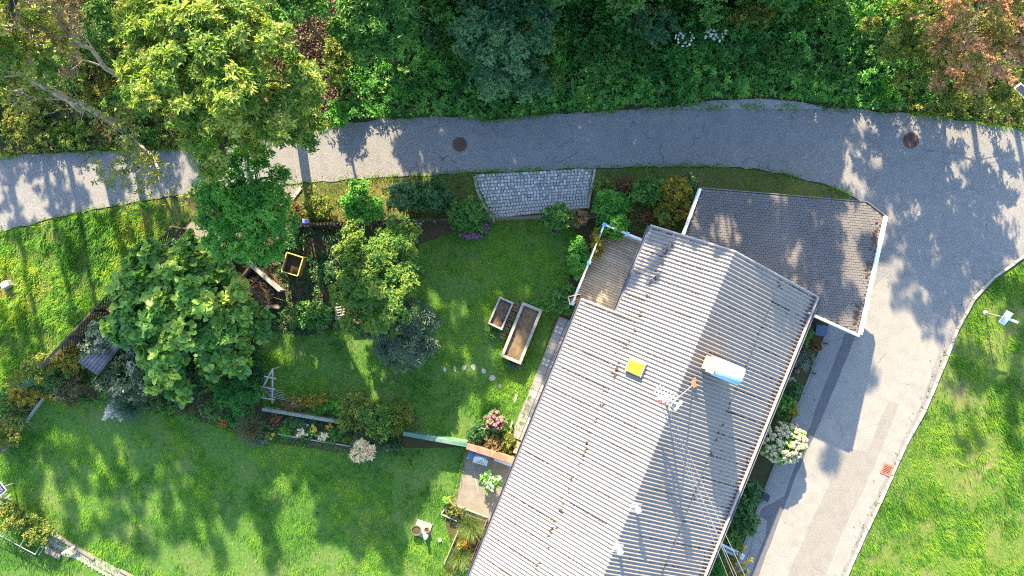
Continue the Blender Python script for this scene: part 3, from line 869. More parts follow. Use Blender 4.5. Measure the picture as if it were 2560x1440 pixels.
# skylight, chimney, vents
def on_roof(px, py, lift=0.0):
    z = 4.0
    for _ in range(12):
        p = W(px, py, z); v = p.x * EV.x + p.y * EV.y; z = roof_z(v) + lift
    return Vector((p.x, p.y, z)), p.x * EU.x + p.y * EU.y, v
p, u, v = on_roof(1588, 919, 0.2)
sl = math.atan2(ZR - ZE, VRI - VL)
RM = Matrix.Rotation(-ANG, 3, 'Z') @ Matrix.Rotation(-sl, 3, 'Y')
k = MB()
for s_ in (-1, 1):
    k.box(p + RM @ Vector((s_ * 0.29, 0, -0.09)), (0.05, 0.50, 0.2), M=RM)
    k.box(p + RM @ Vector((0, s_ * 0.225, -0.09)), (0.53, 0.05, 0.196), M=RM)
sk = k.build('skylight', M_GUT_L, roof)
k = MB(); k.box(p + RM @ Vector((0, 0, 0.03)), (0.56, 0.44, 0.05), M=RM); k.build('pane', M_YELG, sk, bevel=0.015)
pc, u, v = on_roof(1813, 925, 1.25)
k = MB(); A_ = -ANG
zt = pc.z - 0.12
k.box(Vector((pc.x, pc.y, (zt + 3.9) / 2)), (0.98, 0.46, zt - 3.9), A_)
ch = k.build('chimney', M_BRICK, house)
for j in range(9):
    for i in range(5):
        for s_ in (-1, 1):
            k = MB(); k.box(Vector((pc.x, pc.y, 4.28 + j * 0.105)) + EV * (-0.39 + i * 0.195 + (0.02 if j % 2 else -0.02)) + EU * s_ * 0.232, (0.18, 0.014, 0.09), A_); k.build('brick', M_BRICK, ch)
k = MB(); k.box(Vector((pc.x, pc.y, zt + 0.02)), (1.12, 0.58, 0.05), A_); k.build('crown_slab', M_CONC_L, ch)
def vault(v0, v1, r, m, name, a0=0.0, a1=math.pi, par=None):
    k = MB(); n = 10; vs_ = []
    for vv in (v0, v1):
        for i in range(n + 1):
            a = a0 + (a1 - a0) * i / n
            q = Vector((pc.x, pc.y, zt + 0.06)) + EV * vv + EU * (math.cos(a) * r) + Vector((0, 0, math.sin(a) * r * 0.75)); vs_.append(q)
    fs = [(i, i + 1, i + n + 2, i + n + 1) for i in range(n)]
    k.add(vs_, fs)
    o = k.build(name, m, par, smooth=True); s = o.modifiers.new('t', 'SOLIDIFY'); s.thickness = 0.012; return o
cv = vault(-0.36, 0.60, 0.29, M_CURVE, 'cap', 0.95, math.pi, ch)
vault(-0.352, 0.592, 0.288, M_CAPSKY, 'cap_side_sky_tint', 0.0, 0.94, ch)  # lower side of the same metal cap, its sky reflection painted in blue
k = MB(); k.box(Vector((pc.x, pc.y, zt + 0.17)) - EV * 0.45, (0.16, 0.56, 0.24), A_); k.build('flue_end', M_BRICK, ch)
k = MB(); k.beam(Vector((pc.x, pc.y, zt + 0.055)) + EU * 0.30 - EV * 0.36, Vector((pc.x, pc.y, zt + 0.055)) + EU * 0.30 + EV * 0.6, 0.04, 0.05); k.build('cap_rail', M_WHITE, ch)
for (px, py) in ((1596, 1277), (1551, 1381)):
    p, u, v = on_roof(px, py, 0.42)
    b0 = Vector((p.x, p.y, roof_z(v) - 0.02))
    k = MB(); k.lathe(b0, [(0.075, 0.0), (0.06, 0.02), (0.06, 0.40)], 12); vt = k.build('vent_pipe', M_WHITE, roof, smooth=True)
    k = MB(); k.lathe(b0, [(0.11, 0.38), (0.115, 0.42), (0.09, 0.47), (0.03, 0.50)], 14); k.build('vent_cap', M_WHITE, vt, smooth=True)
    k = MB(); k.box(b0 + Vector((0, 0, 0.045)) - EV * 0.02, (0.42, 0.34, 0.02), M=Matrix.Rotation(-ANG, 3, 'Z') @ Matrix.Rotation(sl if v > VRI else -sl, 3, 'Y')); k.build('flashing', M_GUT_L, vt)

# electricity mast with aerial and cables
b0, u, v = on_roof(1662, 992, 0.0)
b0 = H(u, VRI - 0.35, roof_z(VRI - 0.35))
mast = thing('roof_mast', 'steel electricity mast with red insulators and aerial on the roof ridge', 'mast', b0)
top = b0 + Vector((0.05, 0.02, 1.55))
k = MB(); k.tube([b0 - Vector((0, 0, 0.3)), top], 0.035, 8); k.build('pole', M_ALU, mast, smooth=True)
ft = W(1724, 957, 4.5); uf, vf = ft.x * EU.x + ft.y * EU.y, ft.x * EV.x + ft.y * EV.y
ft.z = roof_z(vf) + 0.03
k = MB(); k.tube([top - Vector((0, 0, 0.25)), ft], 0.018, 6); k.build('brace', M_STEEL, mast)
k = MB(); k.box(ft + Vector((0.02, 0.02, 0.02)), (0.16, 0.22, 0.08), 0.5); k.box(ft + Vector((0.0, 0.16, 0.02)), (0.2, 0.14, 0.06), 0.3); k.build('brace_foot', M_ORANGE, mast, bevel=0.01)
ca = top - Vector((0, 0, 0.12))
cdir = (EV * 0.93 + Vector((0, .15, 0))).normalized()
k = MB(); k.beam(ca - cdir * 0.55, ca + cdir * 0.12, 0.05, 0.05); k.beam(ca - cdir * 0.5 - Vector((0, 0, 0.3)), ca + cdir * 0.12 - Vector((0, 0, 0.3)), 0.05, 0.05); k.build('cross_arm', M_ALU, mast)
ins = []
for q, dz in ((-0.5, 0.02), (-0.3, 0.02), (-0.45, -0.28), (-0.2, -0.28)):
    p = ca + cdir * q + Vector((0.02, -0.10, dz))
    k = MB(); k.lathe(p - Vector((0, 0, 0.06)), [(0.02, 0), (0.06, 0.03), (0.065, 0.07), (0.045, 0.10), (0.05, 0.13), (0.02, 0.16)], 10); k.build('insulator', M_RED, mast, smooth=True)
    ins.append(p)
k = MB(); k.lathe(ca + cdir * 0.0 + Vector((0, -0.14, -0.1)), [(0.05, -.06), (0.08, 0.0), (0.05, 0.06)], 12); k.build('junction_box', M_STEEL, mast, smooth=True)
# aerial: boom with cross elements
a0 = top + Vector((0, 0, -0.03)); bd = (-EV * 0.82 + Vector((0, 0.30, 0))).normalized(); bs = Vector((-bd.y, bd.x, 0))
k = MB(); k.beam(a0 - bd * 0.15, a0 + bd * 0.78, 0.03, 0.03); k.build('aerial_boom', M_ALU, mast)
for i in range(7):
    q = a0 + bd * (0.08 + i * 0.11); w = 0.24 - i * 0.012
    k = MB(); k.beam(q - bs * w + Vector((0, 0, 0.024)), q + bs * w + Vector((0, 0, 0.024)), 0.026, 0.018); k.build('aerial_element', M_ALU, mast)
k = MB(); k.box(a0 - bd * 0.12 + Vector((0, 0, 0.02)), (0.03, 0.40, 0.28), math.atan2(bd.y, bd.x)); k.build('aerial_reflector', M_ALU, mast)
# service cables running off over the roof to a pole out of view
far = [W(1868, 1560, 4.2), W(1884, 1560, 4.6), W(1905, 1575, 4.9), W(1935, 1590, 5.2)]
for i, p in enumerate(ins):
    q = far[i]; pts = []
    for s_ in range(13):
        t_ = s_ / 12; r = p.lerp(q, t_); r.z -= 0.55 * 4 * t_ * (1 - t_) * (0.6 + 0.15 * i) - 0.35 * t_ * (1 - t_); pts.append(r)
    k = MB(); k.tube(pts, 0.010, 5, True)
    lab = ['thin overhead service cable leaving the leftmost red insulator of the roof mast', 'thin overhead service cable second from the left at the roof mast', 'thin overhead service cable third from the left at the roof mast', 'rightmost overhead service cable, crossing the eaves towards the driveway'][i]
    o = k.build('overhead_cable', M_CABLE, None, at=p); tag(o, lab, 'cable', 'service cables from the roof mast')

# ------------------------------------------------------------------ carport
ZC = 2.7
cp = thing('carport', 'flat carport with grey shingle roof and white trim beside the road bend', 'carport', W(1960, 650, 0))
CPTS = [(1752, 473), (2165, 508), (2210, 543), (2146, 834), (2030, 785), (1690, 640)]
CW = [W(a, b, ZC) for a, b in CPTS]
k = MB(); k.prism(CW, ZC - 0.16, ZC - 0.012); rf = k.build('roof', M_SHING_J, cp)
# shingles in bonded rows
axis = (CW[1] - CW[0]).normalized(); nrm = Vector((axis.y, -axis.x, 0))
sh = MB(); sw, shh = 0.145, 0.098
o0 = CW[0] - axis * 1.5 - nrm * 0.3
P2 = np.array([[p.x, p.y] for p in CW])
r_ = random.Random(8); cand = []
for j in range(70):
    for i in range(70):
        c = o0 + axis * (i + 0.5 + (0.5 if j % 2 else 0) + 0.08 * math.sin(j)) * sw + nrm * (j + 0.5) * shh
        cand.append((c.x, c.y, j))
ca_ = np.array([(a, b) for a, b, _ in cand])
cn = np.array([[p.x, p.y] for p in CW]).mean(0)
ok = inpoly(ca_, [cn + (q - cn) * 0.985 for q in P2])
for (x, y, j), kk in zip(cand, ok):
    if not kk: continue
    h = 0.018 + r_.uniform(-.004, .004)
    c = Vector((x, y, ZC - 0.012)); a = axis * (sw * 0.5 - 0.006); b = nrm * (shh * 0.5 - 0.005)
    vs_ = [c - a - b, c + a - b, c + a + b, c - a + b]
    up = [p + Vector((0, 0, h * (0.75 if q < 2 else 1.1))) for q, p in enumerate(vs_)]
    sh.add(vs_ + up, [(4, 7, 6, 5), (0, 1, 5, 4), (1, 2, 6, 5), (2, 3, 7, 6), (3, 0, 4, 7)])
stuff(sh.build('shingles', M_SHING, rf))
def trim(a, b, w, h, dz, m):
    k = MB(); k.beam(W(*a, ZC + dz), W(*b, ZC + dz), w, h); return k.build('roof_trim', m, rf, bevel=0.008)
trim((1750, 472), (1688, 640), 0.10, 0.20, -0.03, M_WHITE)
trim((2212, 541), (2148, 836), 0.14, 0.24, -0.05, M_WHITE)
trim((2146, 839), (2010, 778), 0.09, 0.20, -0.03, M_WHITE)
trim((1752, 470), (2166, 505), 0.035, 0.16, -0.055, M_GUT)
trim((2166, 505), (2213, 541), 0.035, 0.16, -0.055, M_GUT)
for a in ((1770, 505), (2150, 530), (2190, 570), (2130, 800)):
    p = W(*a, ZC); k = MB(); k.box(Vector((p.x, p.y, ZC / 2 - 0.08)), (0.12, 0.12, ZC - 0.16), -ANG); k.build('post', M_WHITE, cp)
k = MB(); pa = W(1775, 500, ZC); pb = W(2160, 532, ZC); k.box(((pa.x + pb.x) / 2, (pa.y + pb.y) / 2, 1.1), ((pb - pa).length, 0.10, 2.2), math.atan2((pb - pa).y, (pb - pa).x)); k.build('back_wall', M_WALL, cp)
ml = MB()
for i in range(60):
    t_ = random.choice([random.gauss(.17, .05), random.gauss(.42, .06), random.gauss(.82, .08)]) if i < 42 else None
    if t_ is not None:
        a, b = 2204 - 64 * t_ - abs(random.gauss(0, 6)) - 4, 545 + 290 * t_
    else:
        q = random.random(); a, b = 1752 - 45 * q + random.uniform(0, 7), 480 + 120 * q
    ml.blob(W(a, b, ZC + 0.02), random.uniform(0.025, 0.075), 0.3, 1, (1, 1, 0.4))
stuff(ml.build('moss', M_MOSS, rf))

# ------------------------------------------------------------------ deck with railing
dk = thing('timber_deck', 'brown timber deck in the corner of the house by the cobbled drive', 'deck', H(-2.2, 3.4, 0))
ZD = 0.42
U0, U1, V0, V1 = -3.72, -0.28, 2.46, 4.24
k = MB()
for uu in (U0 + .2, (U0 + U1) / 2, U1 - .2):
    k.beam(H(uu, V0 + .1, 0.18), H(uu, V1 - .1, 0.18), 0.12, 0.40)
k.beam(H(U0, V0 + 0.06, ZD - 0.10), H(U1, V0 + 0.06, ZD - 0.10), 0.05, 0.14)
k.build('frame', M_WOOD_B, dk)
n = 33
for i in range(n):
    u = U0 + (i + 0.5) * (U1 - U0) / n
    k = MB(); k.box(H(u, (V0 + V1) / 2, ZD + random.uniform(-.003, .003)), (V1 - V0, (U1 - U0) / n - 0.014, 0.03), -ANG)
    k.build('board', M_DECK, dk)
ZRL = 1.28
def rail(a, b, z, w, h, m): k = MB(); k.beam(H(*a, z), H(*b, z), w, h); return k.build('rail', m, dk)
rail((U0 + .05, V0), (U1 - 0.1, V0), ZRL, 0.07, 0.045, M_WHITE)
rail((U0 + .05, V0), (U1 - 0.1, V0), ZRL - 0.35, 0.035, 0.05, M_STEEL)
rail((U0 + .05, V0), (U1 - 0.1, V0), ZRL - 0.62, 0.035, 0.05, M_STEEL)
rail((U0, V0 + .05), (U0, V1 - 0.05), ZRL, 0.085, 0.05, M_WHITE)
rail((U0, V0 + .05), (U0, V1 - 0.05), ZRL - 0.40, 0.035, 0.05, M_STEEL)
rail((U0, V0 + .05), (U0, V1 - 0.05), ZRL - 0.7, 0.035, 0.05, M_STEEL)
for i, (u, v, m) in enumerate(((U0, V0, M_BLUE), ((U0 + U1) / 2 - .1, V0, M_CYAN), (U1 - .05, V0, M_CYAN), (U0, 3.45, M_CYAN))):
    k = MB(); k.box(H(u, v, ZRL / 2), (0.08, 0.08, ZRL), -ANG); p_ = k.build('post', M_WHITE, dk)
    k = MB(); k.box(H(u, v, ZRL + 0.055), (0.15, 0.15, 0.06), -ANG); k.build('post_cap', m, p_, bevel=0.012)
# planter box hung at the deck's lower corner
c = W(1437, 748, 0.95); A2 = 0.22
pb = thing('planter_box', 'small white framed planter box at the lower corner of the deck', 'planter', Vector((c.x, c.y, 0)))
k = MB(); R = Matrix.Rotation(A2, 3, 'Z')
for s in (-1, 1):
    k.box(c + R @ Vector((s * 0.24, 0, 0)), (0.03, 0.32, 0.2), A2); k.box(c + R @ Vector((0, s * 0.155, 0)), (0.45, 0.03, 0.196), A2)
k.box(c - Vector((0, 0, 0.09)), (0.45, 0.28, 0.02), A2)
for s in (-1, 1): k.box(c + R @ Vector((s * 0.15, 0, -0.52)), (0.04, 0.04, 0.86), A2)
k.build('box', M_WOOD_G, pb)
k = MB(); k.box(c + Vector((0, 0, 0.03)), (0.44, 0.27, 0.05), A2); k.build('soil', M_SOIL, pb)

# ------------------------------------------------------------------ garden path of square pavers along the house
path = MB(); path.prism([H(0.35, 2.26), H(0.35, 3.04), H(5.75, 3.04), H(5.75, 2.26)], -0.04, 0.018); path = struct(path.build('garden_path', M_JOINT))
for j in range(15):
    for i in range(2):
        u = 0.53 + j * 0.36; v = 2.45 + i * 0.37
        k = MB(); k.box(H(u, v, 0.024 + random.uniform(-.002, .003)), (0.345, 0.345, 0.03), -ANG); s_ = k.build('paver', M_PAVER, path)
        if (i, j) in ((0, 1), (0, 5), (1, 2), (0, 9), (1, 8), (0, 12), (1, 12), (1, 5)):
            k = MB()
            for a, b in ((0.09, 0.09), (-0.09, 0.09), (0.09, -0.09), (-0.09, -0.09)):
                k.box(H(u + a, v + b, 0.041), (0.10, 0.10, 0.006), -ANG)
            k.build('inlay', M_PAVER_L, s_)
# edging and planks by the path's lower end
def plank(name, label, cat, a, b, za, zb, w, h, m, group=None):
    p0, p1 = W(*a, za), W(*b, zb)
    k = MB(); k.beam(p0, p1, w, h); o = k.build(name, m, None, at=Vector(((p0.x + p1.x) / 2, (p0.y + p1.y) / 2, 0)), bevel=0.01)
    return tag(o, label, cat, group)
plank('timber_edging', 'grey timber edging board beside the garden path near the house', 'edging', (1281, 1054), (1254, 1141), 0.12, 0.12, 0.06, 0.26, M_WOOD_G)
k = MB(); c = W(1299, 1117, 0.0)
bench = thing('wooden_step', 'small brown slatted wooden step under the eaves at the path end', 'step', c)
for i in range(4):
    k = MB(); k.box(c + EU * (-0.19 + i * 0.125) + Vector((0, 0, 0.36)), (0.42, 0.11, 0.04), -ANG); k.build('slat', mat('tan_timber', (0.34, 0.25, 0.17, 1), (0.25, 0.18, 0.12, 1), 6, rough=0.8, bump=0.3, rnd=0.1), bench)
for s in (-1, 1):
    k = MB(); k.box(c + EV * s * 0.16 + Vector((0, 0, 0.17)), (0.05, 0.42, 0.34), -ANG); k.build('leg', M_WOOD_B, bench)

# ------------------------------------------------------------------ raised beds
def bed(label, corners, z, tw, mt):
    """open timber frame on the lawn, filled with earth; corners are the outer corners of the rim"""
    P = WP(corners, z); ctr = sum(P, Vector((0, 0, 0))) / 4
    t = thing('raised_bed', label, 'raised bed', Vector((ctr.x, ctr.y, 0)), 'raised beds on the garden lawn')
    for i in range(4):
        a, b = P[i], P[(i + 1) % 4]; d = (b - a).normalized(); ins_ = (ctr - (a + b) / 2); ins_.z = 0; nn = Vector((-d.y, d.x, 0)); nn = nn if nn.dot(ins_) > 0 else -nn
        e = tw if i % 2 else 0.0
        k = MB(); k.beam(a + nn * tw / 2 + d * e + Vector((0, 0, -0.02)), b + nn * tw / 2 - d * e + Vector((0, 0, -0.02)), tw, 0.04); k.build('rim_board', mt, t, bevel=0.006)
        for j in range(3):
            hz = (z - 0.05) / 3
            k = MB(); k.beam(a + nn * tw * 0.6 + d * (e + .005) + Vector((0, 0, -z + 0.005 + hz * (j + .5))), b + nn * tw * 0.6 - d * (e + .005) + Vector((0, 0, -z + 0.005 + hz * (j + .5))), tw * 0.5, hz - 0.008); k.build('side_plank', M_WOOD_G, t)
    inner = [ctr + (p - ctr) * 0.9 for p in P]
    g = MB(); n1, n2 = 12, 20
    rr = random.Random(3)
    vs_ = []
    for i in range(n1 + 1):
        for j in range(n2 + 1):
            a = inner[0].lerp(inner[1], i / n1); b = inner[3].lerp(inner[2], i / n1); q = a.lerp(b, j / n2)
            vs_.append(Vector((q.x, q.y, z - 0.14 + rr.uniform(-.02, .035))))
    g.add(vs_, [(i * (n2 + 1) + j, (i + 1) * (n2 + 1) + j, (i + 1) * (n2 + 1) + j + 1, i * (n2 + 1) + j + 1) for i in range(n1) for j in range(n2)])
    g.build('soil', mat('bed_soil', (0.065, 0.045, 0.03, 1), (0.14, 0.095, 0.055, 1), 7, c3=(0.19, 0.14, 0.08, 1), scale3=1.4, rough=0.95, bump=0.8, bscale=40), t, smooth=True)
    return t
bed('smaller dark filled raised bed with thin pale wooden rim', [(1249, 741), (1285, 757), (1255, 826), (1219, 809)], 0.55, 0.075, M_CONC_L)
bed('long narrow raised bed with wide pale wooden rim', [(1306, 754), (1357, 775), (1302, 912), (1251, 891)], 0.55, 0.12, M_CONC_L)
# brick path between the beds
bp = MB(); bp.prism(WP([(1286, 752), (1303, 758), (1262, 850), (1245, 842)]), -0.03, 0.018); bp = struct(bp.build('brick_path', M_SOIL))
for i in range(12):
    a = (1293 - i * 3.4 + random.uniform(-2, 2), 760 + i * 7.6)
    k = MB(); k.box(W(*a, 0.03), (0.24, 0.11, 0.05), -ANG + random.uniform(-.2, .2)); k.build('brick', M_TERRA if i % 3 else M_WOOD_B, bp, bevel=0.006)

# stepping stones in the lawn
for i, (px, py, rx, ry, ln, lab) in enumerate([
    (1112, 924, 5, 8, .1, 'leftmost thin pale stone sunk in the garden lawn'), (1137, 922, 4, 10, .2, 'second thin stone from the left in the garden lawn'),
    (1160, 919, 6, 10, 0, 'third small pale stone from the left in the garden lawn'), (1184, 918, 8, 11, .1, 'bright white stepping stone left of the sunlit tuft'),
    (1209, 927, 9, 9, .7, 'bright white stepping stone right of the sunlit tuft'), (1231, 945, 10, 9, .8, 'rounded white stepping stone below the long raised bed'),
    (1250, 965, 5, 8, .3, 'small grey stone below the rounded white stepping stone'), (1289, 994, 6, 18, -.3, 'long narrow grey stone beside the garden path')]):
    c = W(px, py, 0.0); n = 9; rr = random.Random(i)
    pts = []
    for q in range(n):
        a = 2 * math.pi * q / n; r = 1 + rr.uniform(-.22, .18)
        x, y = math.cos(a) * rx / 76 * r, math.sin(a) * ry / 76 * r
        pts.append(c + Vector((x * math.cos(ln) - y * math.sin(ln), x * math.sin(ln) + y * math.cos(ln), 0)))
    k = MB(); k.prism(pts, -0.02, 0.035); o = k.build('stepping_stone', M_STONE, None, at=c, bevel=0.012)
    tag(o, lab, 'stone', 'stepping stones in the garden lawn')

# ------------------------------------------------------------------ picket fences
def fence(name, label, pts, h, pitch, m, group=None, pw=0.05, gate=False, cat='fence'):
    Wd = [W(a, b, 0) for a, b in pts]
    t = thing(name, label, cat, Wd[0], group)
    for a, b in zip(Wd[:-1], Wd[1:]):
        d = (b - a); L = d.length; d.normalize(); nn = Vector((-d.y, d.x, 0))
        for zz in (0.25, h - 0.25):
            k = MB(); k.beam(a + nn * -0.03 + Vector((0, 0, zz)), b + nn * -0.03 + Vector((0, 0, zz)), 0.035, 0.07); k.build('rail', m, t)
        np_ = max(2, int(round(L / 2.2)) + 1)
        for i in range(np_):
            q = a + d * (L * i / (np_ - 1)) - nn * 0.09
            k = MB(); k.box(q + Vector((0, 0, h / 2 + 0.02)), (0.09, 0.09, h + 0.04), math.atan2(d.y, d.x)); k.build('post', m, t)
        n = int(L / pitch)
        for i in range(n):
            q = a + d * ((i + 0.5) * L / n)
            hh = h + random.uniform(-.015, .015)
            k = MB(); M = Matrix.Rotation(math.atan2(d.y, d.x) + random.uniform(-.03, .03), 3, 'Z')
            w = pw / 2
            pr = [(-w, 0.04), (w, 0.04), (w, hh - 0.05), (0, hh), (-w, hh - 0.05)]
            vs_ = [q + M @ Vector((x, y, z)) for y in (-0.01, 0.01) for x, z in pr]
            k.add(vs_, [(0, 1, 2, 3, 4), (9, 8, 7, 6, 5)] + [(i2, i2 + 5, (i2 + 1) % 5 + 5, (i2 + 1) % 5) for i2 in range(5)])
            k.build('picket', m, t)
    return t
fence('picket_fence', 'dark brown picket fence between the roadside shrubs and the vegetable plot', [(742, 566), (960, 557), (1224, 549)], 1.0, 0.13, M_WOOD_D, pw=0.085)
fence('picket_gate', 'weathered picket gate at the foot of the cobbled drive', [(1236, 550), (1415, 543)], 1.15, 0.105, mat('weathered_picket', (0.20, 0.165, 0.13, 1), (0.12, 0.098, 0.08, 1), 9, rough=0.85, bump=0.3, rnd=0.1), pw=0.055, cat='gate')
fence('short_fence', 'short dark fence panel between the cobbled drive and the deck', [(1418, 543), (1500, 548)], 1.0, 0.11, M_WOOD_D, pw=0.06)

# lattice fence running diagonally along the verge
A0, A1, ZF = W(468, 575, 0), W(158, 905, 0), 1.35
t = thing('lattice_fence', 'long dark lattice fence running diagonally beside the grass verge', 'fence', A0)
d = (A1 - A0); L = d.length; d.normalize(); nn = Vector((-d.y, d.x, 0))
for i in range(6):
    k = MB(); k.box(A0 + d * (L * i / 5) + Vector((0, 0, ZF / 2 + .03)), (0.10, 0.10, ZF + .06), math.atan2(d.y, d.x)); k.build('post', M_WOOD_D, t)
for zz in (0.15, ZF):
    k = MB(); k.beam(A0 + Vector((0, 0, zz)), A1 + Vector((0, 0, zz)), 0.06, 0.05); k.build('rail', M_WOOD_D, t)
n = int(L / 0.16)
for i in range(n):
    for s in (-1, 1):
        x0 = (i + 0.5) * L / n; x1 = x0 + s * (ZF - 0.2)
        zlo, zhi = 0.18, ZF - 0.02
        if x1 < 0: zhi = zlo + (zhi - zlo) * (x0 / (x0 - x1)); x1 = 0
        if x1 > L: zhi = zlo + (zhi - zlo) * ((L - x0) / (x1 - x0)); x1 = L
        if zhi - zlo < 0.12: continue
        k = MB(); k.beam(A0 + d * x0 + nn * s * 0.012 + Vector((0, 0, zlo)), A0 + d * x1 + nn * s * 0.012 + Vector((0, 0, zhi)), 0.014, 0.045); k.build('slat', M_WOOD_D, t)

# woodshed with dark corrugated roof tucked behind it
wd = thing('woodshed', 'low woodshed with dark corrugated roof behind the lattice fence', 'shed', W(240, 850, 0))
S0, S1 = W(330, 745, 1.75), W(200, 905, 1.75)
d2 = (S1 - S0).normalized(); n2 = Vector((-d2.y, d2.x, 0))
if n2.x < 0: n2 = -n2
LS = (S1 - S0).length
k = MB()
c0 = (S0 + S1) / 2
k.box(Vector((c0.x, c0.y, 0.8)) + n2 * 0.42, (LS - 0.2, 0.7, 1.6), math.atan2(d2.y, d2.x)); k.build('wall', M_WOOD_D, wd)
nw = 7
for s in range(3):
    vs_ = []; fs = []; ns = nw * 6 + 1
    for j in range(3):
        for i in range(ns):
            x = i / (ns - 1)
            vs_.append(S0 + d2 * (LS * (s + j / 2 * 1.04) / 3) + n2 * (-0.05 + 0.85 * x) + Vector((0, 0, 0.028 * math.cos(2 * math.pi * x * nw) - x * 0.18 + 0.01 * s)))
    for j in range(2):
        for i in range(ns - 1):
            a = j * ns + i; fs.append((a, a + 1, a + ns + 1, a + ns))
    k = MB(); k.add(vs_, fs); o = k.build('roof_sheet', mat('dark_corrugated', (0.065, 0.07, 0.095, 1), (0.10, 0.105, 0.125, 1), 5, c3=(0.23, 0.20, 0.17, 1), scale3=1.2, rough=0.6), wd, smooth=True)
    sm = o.modifiers.new('t', 'SOLIDIFY'); sm.thickness = 0.01
for q in range(2):
    k = MB(); a = W(267 + q * 22, 772 + q * 17, 1.95); b = W(281 + q * 24, 785 + q * 18, 1.95); k.beam(a, b, 0.05, 0.04); k.beam(a + Vector((.06, .05, 0)), b + Vector((.06, .05, 0)), 0.04, 0.04); k.build('roof_batten', M_ORANGE, wd)
# white tubular frame leaning at the fence
fr = thing('tubular_frame', 'white tubular metal frame leaning over the lattice fence', 'metal frame', W(330, 715, 0))
for a, za, b, zb in [((302, 690), 1.5, (338, 722), 0.9), ((288, 711), 1.5, (318, 724), 1.0), ((318, 724), 1.0, (322, 700), 1.3)]:
    k = MB(); k.tube([W(*a, za), W(*b, zb)], 0.022, 7); k.build('tube', M_WHITE, fr, smooth=True)
for a, b in [((338, 722), (345, 730)), ((318, 724), (330, 735))]:
    k = MB(); q = W(*a, 1.0); w_ = W(*b, 0.0); k.tube([q, w_], 0.022, 7); k.build('leg', M_WHITE, fr, smooth=True)
k = MB(); k.box(W(319, 712, 1.15), (0.42, 0.30, 0.03), 0.8); k.build('seat_panel', mat('pale_mesh', (0.35, 0.42, 0.46, 1), rough=0.5), fr)

# ------------------------------------------------------------------ compost enclosure, yellow box, small things in the plot
cb = thing('compost_bay', 'open compost bay of weathered planks full of dry twigs', 'compost bay', W(650, 720, 0))
for a, b, z, w, h, m in [((626, 663), (699, 727), 0.55, 0.12, 0.55, M_WOOD_G), ((624, 664), (604, 692), 0.5, 0.06, 0.5, M_WOOD_B), ((560, 665), (640, 735), 0.45, 0.16, 0.45, M_WOOD_D), ((555, 668), (598, 628), 0.4, 0.14, 0.4, M_WOOD_D), ((664, 766), (698, 768), 0.3, 0.12, 0.3, M_CONC)]:
    p0, p1 = W(*a, z), W(*b, z)
    nb = 3
    for j in range(nb):
        zc = z * (j + 0.5) / nb
        k = MB(); k.beam(Vector((p0.x, p0.y, zc)), Vector((p1.x, p1.y, zc)), w * (1 if j == nb - 1 else 0.7), z / nb - 0.012); k.build('plank', m, cb)
rr = random.Random(5); tw = MB()
for i in range(150):
    c = W(rr.gauss(655, 18), rr.gauss(725, 24), rr.uniform(0.1, 0.4)); a = rr.gauss(-.5, .7); l = rr.uniform(.12, .35)
    e = Vector((math.cos(a), math.sin(a), rr.uniform(-.2, .3))) * l
    tw.tube([c - e, c + e * 0.2 + Vector((0, 0, 0.03)), c + e], [0.008, 0.009, 0.004], 4)
stuff(tw.build('twigs', mat('dry_twig', (0.26, 0.17, 0.09, 1), (0.16, 0.10, 0.06, 1), 12, rough=0.9), cb))
k = MB(); k.blob(W(655, 735, 0.05), 0.55, 0.25, 2, (1, 1.1, 0.5)); k.build('compost_heap', M_SOIL, cb, smooth=True)

yb = [(717, 631), (758, 644), (744, 690), (704, 678)]
P = WP(yb, 0.75); ctr = sum(P, Vector()) / 4
t = thing('yellow_box', 'open yellow framed garden box among the weeds of the plot', 'box', Vector((ctr.x, ctr.y, 0)))
for i in range(4):
    a, b = P[i], P[(i + 1) % 4]; dd = (b - a).normalized() * (0.02 if i % 2 else 0)
    k = MB(); k.beam(a + dd, b - dd, 0.04, 0.05); k.build('rim', M_YEL, t)
    am, bm_ = a.copy(), b.copy(); am.z = bm_.z = 0.36
    k = MB(); k.beam(am + dd, bm_ - dd, 0.022, 0.70); k.build('side_panel', mat('ochre_panel', (0.26, 0.16, 0.05, 1), (0.19, 0.11, 0.035, 1), 6, rough=0.8), t)
k = MB(); k.prism([ctr + (p - ctr) * 0.93 for p in P], 0.40, 0.50); k.build('soil', M_SOIL, t)
c = W(763, 553, 0.95); t = thing('solar_lantern', 'small violet topped lantern on the dark picket fence', 'lantern', Vector((c.x, c.y, 0)))
k = MB(); k.box(c + Vector((0, 0, 0.03)), (0.21, 0.15, 0.05), -0.1); k.build('top', M_PURP, t, bevel=0.01)
k = MB(); k.box(c - Vector((0, 0, 0.07)), (0.22, 0.17, 0.13), -0.1); k.build('body', M_LAMP, t, bevel=0.01)
k = MB(); k.box(Vector((c.x, c.y, 0.4)), (0.05, 0.05, 0.82)); k.build('post', M_WOOD_G, t)
lad = thing('plant_ladder', 'weathered slatted plant support leaning inside the garden tree', 'plant support', W(855, 778, 0))
for i in range(6):
    k = MB(); k.beam(W(838, 762 + i * 7, 0.35), W(862, 758 + i * 7, 0.35), 0.045, 0.03); k.build('slat', M_WOOD_G, lad)
for x in (842, 858):
    k = MB(); k.beam(W(x, 758, 0.33), W(x - 2, 800, 0.33), 0.04, 0.04); k.build('rail', M_WOOD_G, lad)
    k = MB(); k.beam(W(x, 762, 0.3), W(x, 762, 0), 0.04, 0.04); k.build('leg', M_WOOD_G, lad)
k = MB(); c = W(890, 803, 0.2); k.box(c, (0.52, 0.2, 0.38), 0.05)
tag(k.build('brick_block', M_TERRA, None, at=Vector((c.x, c.y, 0)), bevel=0.02), 'reddish brick block peeping from under the garden tree', 'block')
